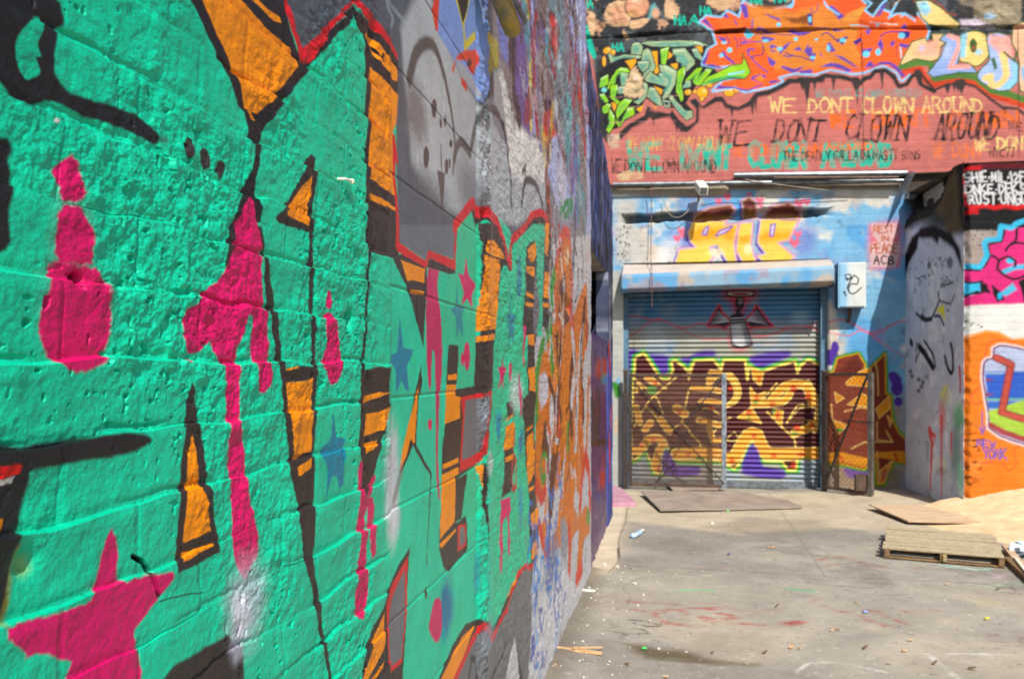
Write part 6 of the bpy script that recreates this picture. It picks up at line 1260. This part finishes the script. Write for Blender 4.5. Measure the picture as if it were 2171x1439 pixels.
for i, (x, y, w_) in enumerate(chips[::2] + chips[1:8:2]):
    w_ *= .72; p = on_yard(x - w_ / 2, y + rc.uniform(-2, 2)); q = on_yard(x + w_ / 2, y + rc.uniform(-3, 3)); b = MB()
    b.bar(p + Vector((0, 0, .005)), q + Vector((0, 0, .006 + rc.uniform(0, .008))), rc.uniform(.005, .011), .005)
    tag(b.build('wood_chip', M[rc.choice(['chip', 'chip', 'oldwood', 'ply'])]), 'small loose wood chip lying on the bare concrete', 'wood chip', 'wood chips scattered on the concrete')
for nm, x, y, c, lab in (('paint_cap', 1543, 1084, (40,214,90), 'bright green spray cap at the edge of the large steel plate'), ('paint_cap', 2092, 1313, (226,214,40), 'tiny yellow spray cap on the concrete near the right edge'), ('paint_cap', 1834, 1299, (130,150,230), 'small lilac spray cap beside the red floor marks'), ('paint_cap', 1545, 1176, (60,64,110), 'dark navy spray cap out on the open concrete'), ('paint_cap', 1365, 1377, (60,190,80), 'small green spray cap in the dark stain'), ):
    p = on_yard(x, y); b = MB(); b.tube([p + Vector((-.008, 0, .008)), p + Vector((.006, .003, .008))], [.0065, .006], 10); b.tube([p + Vector((.006, .003, .008)), p + Vector((.012, .004, .008))], .005, 8)
    tag(b.build(nm, noisy_mat('cap_plastic', c, c, 10, .5, 0, .1, .001)), lab, 'spray cap')
b = MB(); rs = random.Random(11)
for k in range(90):
    if k < 78: x = abs(rs.gauss(0, .26)) - .46; y = rs.uniform(3.2, 5.7)
    else: x = rs.uniform(-.3, 3.0); y = rs.uniform(3.2, 8.2)
    z = float(gz(np.array(x), np.array(y))); r_ = rs.uniform(.0015, .0055) if rs.random() < .93 else rs.uniform(.006, .012)
    b.box((x, y, z + r_ * .4), (r_ * 2, r_ * 1.6, r_ * .8), Matrix.Rotation(rs.uniform(0, 3), 3, 'Z'), r_ * .4)
o = b.build('paint_flakes', M['white']); tag(o, kind='stuff'); tag(o, 'white flakes of fallen paint strewn along the foot of the graffiti wall', 'flakes')

# =================================================================== GATES
YG = D - .16
def gate(name, label, p0, p1, z0, z1, braces, mesh_step, rail_mid=None, lock=False):
    """p0 hinge side, p1 free side, as (x, y)"""
    o = empty(name, (p0[0], p0[1], z0), label, 'gate'); a_, b_ = Vector((*p0, 0)), Vector((*p1, 0)); t = .038
    up = Vector((0, 0, 1)); d = (b_ - a_).normalized(); n_ = d.cross(up)
    for q in (a_, b_): m_ = MB(); m_.bar(q + up * z0, q + up * z1, t if q is a_ else .05, t, up=n_); m_.build('stile', M['darksteel'] if q is a_ else M['gatepost' if not lock else 'openstile'], o)
    for z_ in (z0 + .02, z1 - .02): m_ = MB(); m_.bar(a_ + d * .02 + up * z_, b_ - d * .026 + up * z_, t * .8, t * .8); m_.build('rail', M['steel'], o)
    L_ = (b_ - a_).length
    for (u0, v0, u1, v1) in braces:
        m_ = MB(); m_.bar(a_ + d * (u0 * L_) + up * (z0 + v0 * (z1 - z0)) + n_ * .012, a_ + d * (u1 * L_) + up * (z0 + v1 * (z1 - z0)) + n_ * .012, .022, .014); m_.build('brace', M['darksteel'], o)
    m_ = MB(); k = 0.0
    hgt = z1 - z0
    s_ = mesh_step
    nn_ = int((L_ + hgt) / s_)
    for sgn in (1, -1):
        for i in range(nn_ + 1):
            c = i * s_; u0, v0, u1, v1 = max(0, c - hgt), min(c, hgt), min(c, L_), max(0, c - L_)
            if sgn < 0: u0, u1 = L_ - u0, L_ - u1
            if abs(u1 - u0) < .02: continue
            m_.bar(a_ + d * u0 + up * (z0 + v0) - n_ * .004, a_ + d * u1 + up * (z0 + v1) - n_ * .004, .0034 if not lock else .0022, .0034 if not lock else .0022)
    m_.build('wire_mesh', M['meshwire'], o)
    for z_ in (z0 + .2, z1 - .25): m_ = MB(); m_.tube([a_ - d * .03 + up * (z_ - .05), a_ - d * .03 + up * (z_ + .05)], .016, 8); m_.build('hinge', M['steel'], o)
    if lock: m_ = MB(); m_.box(b_ - d * .1 + up * (z0 + .12) + n_ * .02, (.11, .07, .16)); m_.build('lock_box', M['steel'], o)
    return o
M['gatepost'] = noisy_mat('chipped_grey_paint', (62,66,72), (150,160,168), 11, .55, .2, .3, .002, (3, 3, 1.5))
M['meshwire'] = noisy_mat('rusty_mesh_wire', (96,72,58), (132,104,84), 14, .7, .4, .1, .001)
M['openstile'] = noisy_mat('brown_grey_stile', (62,56,50), (112,106,98), 11, .6, .2, .3, .002)
gx0 = on_back(1336, 900, YG)[0]; gxm = on_back(1535, 900, YG)[0]; gzt = on_back(1430, 791, YG)[1]
gate('gate_leaf', 'wire mesh gate leaf closed across the left half of the shutter', (gx0, YG), (gxm, YG), .03, gzt, [(.03,.93,1,.04),(.98,.97,.6,.56),(.98,.72,.72,.74),(.4,.3,.62,.5),(.3,.06,.44,.34),(.46,.24,.5,.14)], .033)
# free edge of the leaf that stands open at the right
gh_ = on_back(1749, 900, YG); fp = on_yard(1846, 1052)
gate('gate_leaf', 'wire mesh gate leaf standing open right of the shutter, one diagonal bar', (gh_[0], YG), (fp.x, fp.y), .05, gzt + .01, [(.02,.04,.94,.97),(.45,.6,.96,.59)], .058, lock=True)
p = on_back(1326, 1030, YG); gpz = on_back(1326, 788, YG)[1]
post = empty('gate_post', (p[0], YG, 0), 'dark rusty gate post at the left edge of the shutter', 'post')
b = MB(); b.box((p[0], YG, gpz / 2), (.042, .05, gpz)); b.build('shaft', M['darksteel'], post)
b = MB(); b.box((p[0], YG, gpz + .012), (.055, .06, .024)); b.build('cap', M['steel'], post, bevel=.004)

p2 = on_back(1750, 1030, YG + .03); post2 = empty('gate_post', (p2[0], YG + .03, 0), 'black gate post between the shutter and the open gate leaf', 'post')
b = MB(); b.box((p2[0] - .01, YG + .045, gpz / 2), (.05, .05, gpz)); b.build('shaft', M['darksteel'], post2)
b = MB(); b.box((p2[0] - .01, YG + .045, gpz + .01), (.06, .06, .02)); b.build('cap', M['steel'], post2, bevel=.004)
# =================================================================== CAMERA, LIGHT
cam = bpy.data.cameras.new('camera'); co = bpy.data.objects.new('camera', cam); col_main.objects.link(co)
co.location = (0, 0, H); co.rotation_euler = (math.radians(90), 0, PSI)
cam.sensor_width = 36; cam.lens = F / 2171 * 36; cam.shift_y = (HY - 719.5) / 2171
cam.clip_start = .02; cam.clip_end = 500
cam.dof.use_dof = True; cam.dof.focus_distance = 1.2; cam.dof.aperture_fstop = 12
scene.camera = co
EL, AZ = math.radians(46), math.radians(21)
sd = Vector((-math.sin(AZ) * math.cos(EL), math.cos(AZ) * math.cos(EL), -math.sin(EL)))   # way the light travels
sun = bpy.data.lights.new('sun', 'SUN'); so = bpy.data.objects.new('sun', sun); col_main.objects.link(so)
sun.energy = 4.9; sun.angle = math.radians(.53); sun.color = (1, .95, .87)
so.rotation_euler = sd.to_track_quat('-Z', 'Y').to_euler(); so.location = (2, -4, 8)
w = bpy.data.worlds.new('World'); scene.world = w; w.use_nodes = True
N, Lk = w.node_tree.nodes, w.node_tree.links
sk = N.new('ShaderNodeTexSky'); sk.sky_type = 'NISHITA'; sk.sun_disc = False; sk.sun_elevation = EL; sk.sun_rotation = math.atan2(-sd.x, -sd.y)
sk.air_density = 1.0; sk.dust_density = 1.5
Lk.new(sk.outputs['Color'], N['Background'].inputs['Color']); N['Background'].inputs['Strength'].default_value = .115
vs = scene.view_settings; vs.view_transform = 'Standard'; vs.look = 'None'; vs.gamma = 1; vs.use_curve_mapping = False; vs.exposure = .36
scene.cycles.max_bounces = 5; scene.cycles.diffuse_bounces = 3
